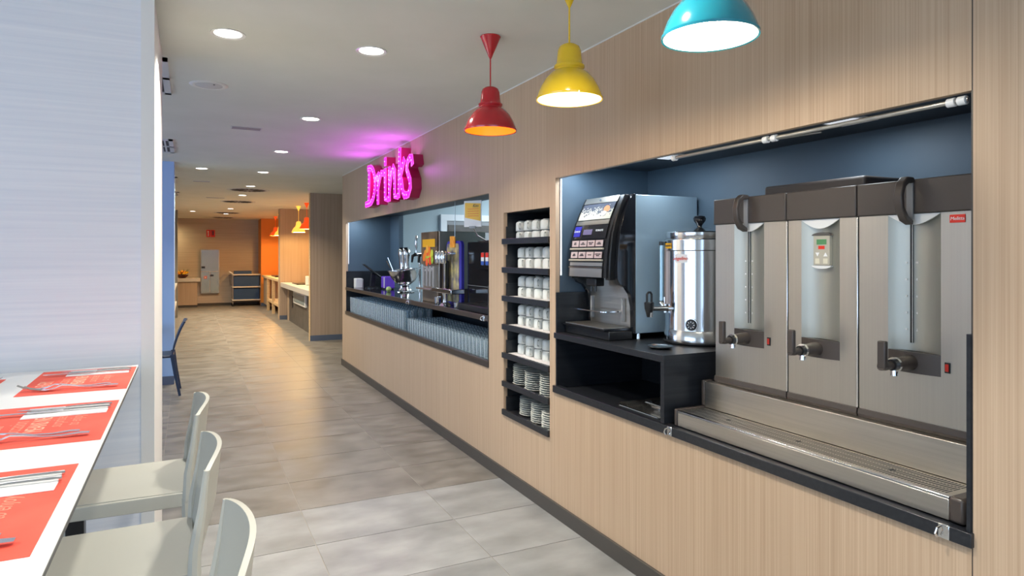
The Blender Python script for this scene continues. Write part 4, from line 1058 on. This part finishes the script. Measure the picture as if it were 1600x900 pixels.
st = stool('greige moulded bar stool farthest from the camera, beside the partition', (-.015, 2.70, 0))
dup(st, (.0, 2.045, 0), 'greige moulded bar stool, middle one of the three at high table')
dup(st, (.035, 1.40, 0), 'greige moulded bar stool nearest the camera, only its backrest in view')

# ============================================================ MIDDLE DISTANCE LEFT
t = thing('dark_chair', 'navy moulded chair before the blue pillar', 'chair', (-.2, 8.45, 0))
def sh(u, v):
    y = 8.20+.46*u; return (-.175+.05*v+.02*math.sin(PI*u)*v+.075*v*v, y, .44+.395*v-.015*abs(2*u-1)**2*v)
MB().sheet(sh, 8, 6, (.018,0,0)).build('backrest', navy, t)
B(-.62, -.15, 8.21, 8.65, .425, .45).build('seat', navy, t, bevel=.01)
for sy, yy in ((-1,8.22),(1,8.64)):
    MB().tube([(-.165,yy,.46),(-.135,yy,.25),(-.09,yy+sy*.02,0)], [.024,.020,.014], 8).build('leg', navy, t)
    MB().tube([(-.60,yy,.43),(-.63,yy+sy*.02,0)], [.020,.014], 8).build('leg', navy, t)
t = thing('round_cafe_table', 'dark round table edge beside the navy chair', 'table', (-.62, 8.50, 0))
MB().lathe([(.0005,.72),(.33,.72),(.345,.735),(.345,.745),(.0005,.75)], -.62, 8.62, 32).build('tabletop', navy, t)
MB().lathe([(.22,0),(.20,.02),(.035,.04),(.03,.70),(.10,.72)], -.62, 8.62, 20).build('pedestal', navy, t)
t = thing('left_sideboard', 'narrow white topped sideboard along left side behind the blue pillar', 'sideboard', (-.6, 16.4, 0))
B(-1.0, -.26, 14.6, 18.45, .82, .87).build('top', quartz, t, bevel=.004)
B(-1.0, -.27, 14.65, 18.4, .34, .42).build('shelf', quartz, t)
B(-1.0, -.30, 14.65, 18.4, 0, .06).build('plinth', skirting, t)
for y in (14.66, 16.5, 18.36): B(-.98, -.29, y, y+.04, .06, .82).build('upright', wood_far, t)

# ============================================================ FAR END
t = thing('flower_counter', 'wood counter with pale top under the flower bowl by end wall', 'counter', (-.6, 22.2, 0))
B(-2.0, .23, 21.95, 22.47, .07, .77).build('carcase', wood_far, t)
B(-2.0, .31, 21.90, 22.475, .77, .875).build('top', quartz, t, bevel=.006)
B(-2.0, .23, 21.97, 22.47, 0, .07).build('plinth', skirting, t)
fb = thing('flower_bowl', 'dark red bowl of yellow flowers on the far left counter', 'flower bowl', (-.17, 22.15, .875))
MB().lathe([(.05,0),(.09,.01),(.15,.07),(.165,.10),(.155,.10),(.08,.03),(.0005,.02)], -.17, 22.15, 20).xform(Matrix.Translation((0,0,.875))).build('bowl', bowl_dark, fb)
for k in range(26):
    a = k*2.4; r_ = .028*math.sqrt(k)
    MB().lathe([(.0005,.05),(.030,.035),(.042,.01),(.02,-.01),(.0005,-.015)], -.17+r_*math.cos(a), 22.15+r_*math.sin(a), 8).xform(Matrix.Translation((0,0,.875+.20-.5*r_+random.uniform(-.02,.03)))).build('flower', flower_y if k % 5 else MATS['fruit_1'], fb)
for k in range(9):
    a = k*.7; MB().tube([(-.17,22.15,.95),(-.17+.12*math.cos(a),22.15+.12*math.sin(a),1.07),(-.17+.2*math.cos(a),22.15+.2*math.sin(a),1.16)], [.006,.008,.001], 5).build('leaf', leaf_m, fb)
area('counter_wash', (-.9, 22.0, 2.3), (math.radians(25),0,0), 1.2, .2, 14, (1,.72,.34))
t = thing('hydrant_cabinet', 'grey three-door metal wall cabinet on the end wall', 'cabinet', (.59, 22.45, .38))
B(.325, .855, 22.40, 22.48, .385, 1.745).build('frame', steel, t, bevel=.004)
for (xa,xb,za,zb) in ((.345,.835,1.075,1.725),(.345,.575,.405,1.05),(.595,.835,.405,1.05)):
    d_ = B(xa,xb,22.385,22.40,za,zb).build('door', cab_m, t, bevel=.003)
for (x,z) in ((.40,1.19),(.64,.94)): B(x-.05,x+.05,22.378,22.385,z-.03,z+.03).build('handle', black_pl, t)
B(.42,.50,22.38,22.3848,.84,.92).build('red_sticker', logo_red, t); B(.44,.48,22.376,22.38,.86,.90).build('sticker_centre', ink_white, t)
t = thing('fire_sign', 'red square safety sign with white symbols high on end wall', 'sign', (.60, 22.48, 2.12))
B(.49,.605,22.475,22.49,2.13,2.35).build('left_plate', logo_red, t); B(.615,.73,22.475,22.49,2.13,2.35).build('right_plate', logo_red, t)
B(.53,.555,22.470,22.475,2.16,2.26).build('white_symbol', ink_white, t); MB().lathe([(.0005,.002),(.022,.002),(.022,0)],0,0,12).xform(Matrix.Translation((.54,22.475,2.29)) @ Matrix.Rotation(PI/2,4,'X')).build('white_symbol', ink_white, t)
MB().prism([(.65,2.30),(.68,2.34),(.70,2.29),(.695,2.18),(.66,2.18)],'y',22.470,22.475).build('dark_symbol', bowl_dark, t)
# trolley
t = thing('service_trolley', 'three-tier grey service trolley with dark blue tubs by end wall', 'trolley', (1.6, 22.1, 0))
for z in (.98, .60, .20):
    B(1.19, 2.02, 21.85, 22.35, z-.035, z+.005).build('shelf', quartz, t, bevel=.008)
for (x,y) in ((1.21,21.88),(2.0,21.88),(1.21,22.32),(2.0,22.32)):
    MB().tube([(x,y,.08),(x,y,.98)], .014, 8).build('post', steel, t)
    MB().lathe([(.0005,0),(.03,.0),(.035,.03),(.03,.06),(.012,.075),(.012,.10)], x, y, 10).build('castor', black_pl, t)
MB().tube([(1.21,21.9,1.0),(1.12,21.9,1.06),(1.12,22.3,1.06),(1.21,22.3,1.0)], .016, 8).build('push_handle', white_pl, t)
for z, lb in ((.986,'shallow blue tub on top of the service trolley'),(.606,'dark blue tub on middle trolley tier'),(.206,'dark blue tub on lowest trolley tier')):
    h_ = .09 if z > .9 else .31 if z > .5 else .33
    xa, xb = (1.25,1.75) if z > .9 else (1.24,1.97)
    o = MB(); o.box(xa, xb, 21.90, 22.30, z, z+.01)
    for q in ((xa,xb,21.90,21.91),(xa,xb,22.29,22.30),(xa,xa+.01,21.91,22.29),(xb-.01,xb,21.91,22.29)): o.box(*q, z+.01, z+h_)
    tag(o.build('plastic_tub', blue_bin), lb, 'tub')
# buffet counter in the near bay
t = thing('buffet_counter', 'buffet counter with thick pale top and dark front between the piers', 'counter', (2.6, 14.7, 0))
B(2.0, 3.28, 12.51, 16.83, .795, .905).build('top', quartz, t, bevel=.006)
B(2.16, 3.25, 12.51, 16.5, 0, .794).build('front_panel', dark_panel, t)
B(2.15, 3.25, 16.5, 16.83, 0, .794).build('end_panel', wood_far, t)
wf = B(2.125, 2.159, 13.9, 15.6, .49, .76).build('display_window', white_pl, t, bevel=.003)
B(2.118, 2.125, 14.0, 15.5, .53, .72).build('pane', mat('display_glass', (.32,.40,.42), .15), wf)
for y in (16.0, 12.95): B(2.145, 2.159, y-.12, y+.12, .36, .62).build('handle', black_pl, t)
o = B(2.15, 2.55, 15.2, 16.0, .9055, .93).build('black_tray', black_pl, bevel=.005); tag(o, 'flat black tray on the buffet counter', 'tray')
for k in range(2):
    o = MB().lathe([(.08,0),(.13,.01),(.13,.19),(.12,.20),(.0005,.20)], 2.42, 14.95-.5*k, 24).xform(Matrix.Translation((0,0,.9055))).build('plate_stack', cup_m)
    tag(o, ['white round plate warmer on buffet counter, farther one','white round plate warmer on buffet counter, nearer one'][k], 'plate warmer')
# wooden side table in the far bay
t = thing('wood_side_table', 'pale wood open side table with low shelf in the far bay', 'side table', (2.3, 19.2, 0))
B(2.0, 2.7, 17.2, 21.4, .90, .96).build('top', pale_wood, t)
B(2.02, 2.66, 17.3, 19.9, .26, .33).build('low_shelf', pale_wood, t)
for y in (17.25, 18.6, 19.9): 
    for x in (2.0, 2.6): B(x, x+.07, y, y+.09, 0, .90).build('leg', pale_wood, t)
B(2.05, 2.7, 20.0, 21.4, .1, .90).build('drawer_box', wood_far, t)
t = thing('small_coffee_machine', 'small black and steel coffee machine on the pale side table', 'coffee machine', (2.3, 17.9, .96))
B(2.2, 2.55, 17.75, 18.15, .961, 1.40).build('body', steel, t, bevel=.01)
B(2.12, 2.2, 17.75, 18.15, .961, 1.36).build('front', black_pl, t, bevel=.008)
o = B(2.12, 2.42, 19.0, 20.0, .961, 1.0).build('serving_tray', black_pl, bevel=.005); tag(o, 'black tray on the pale side table beside the coffee machine', 'tray')
print('tiles', cnt, 'objects', len(bpy.data.objects))
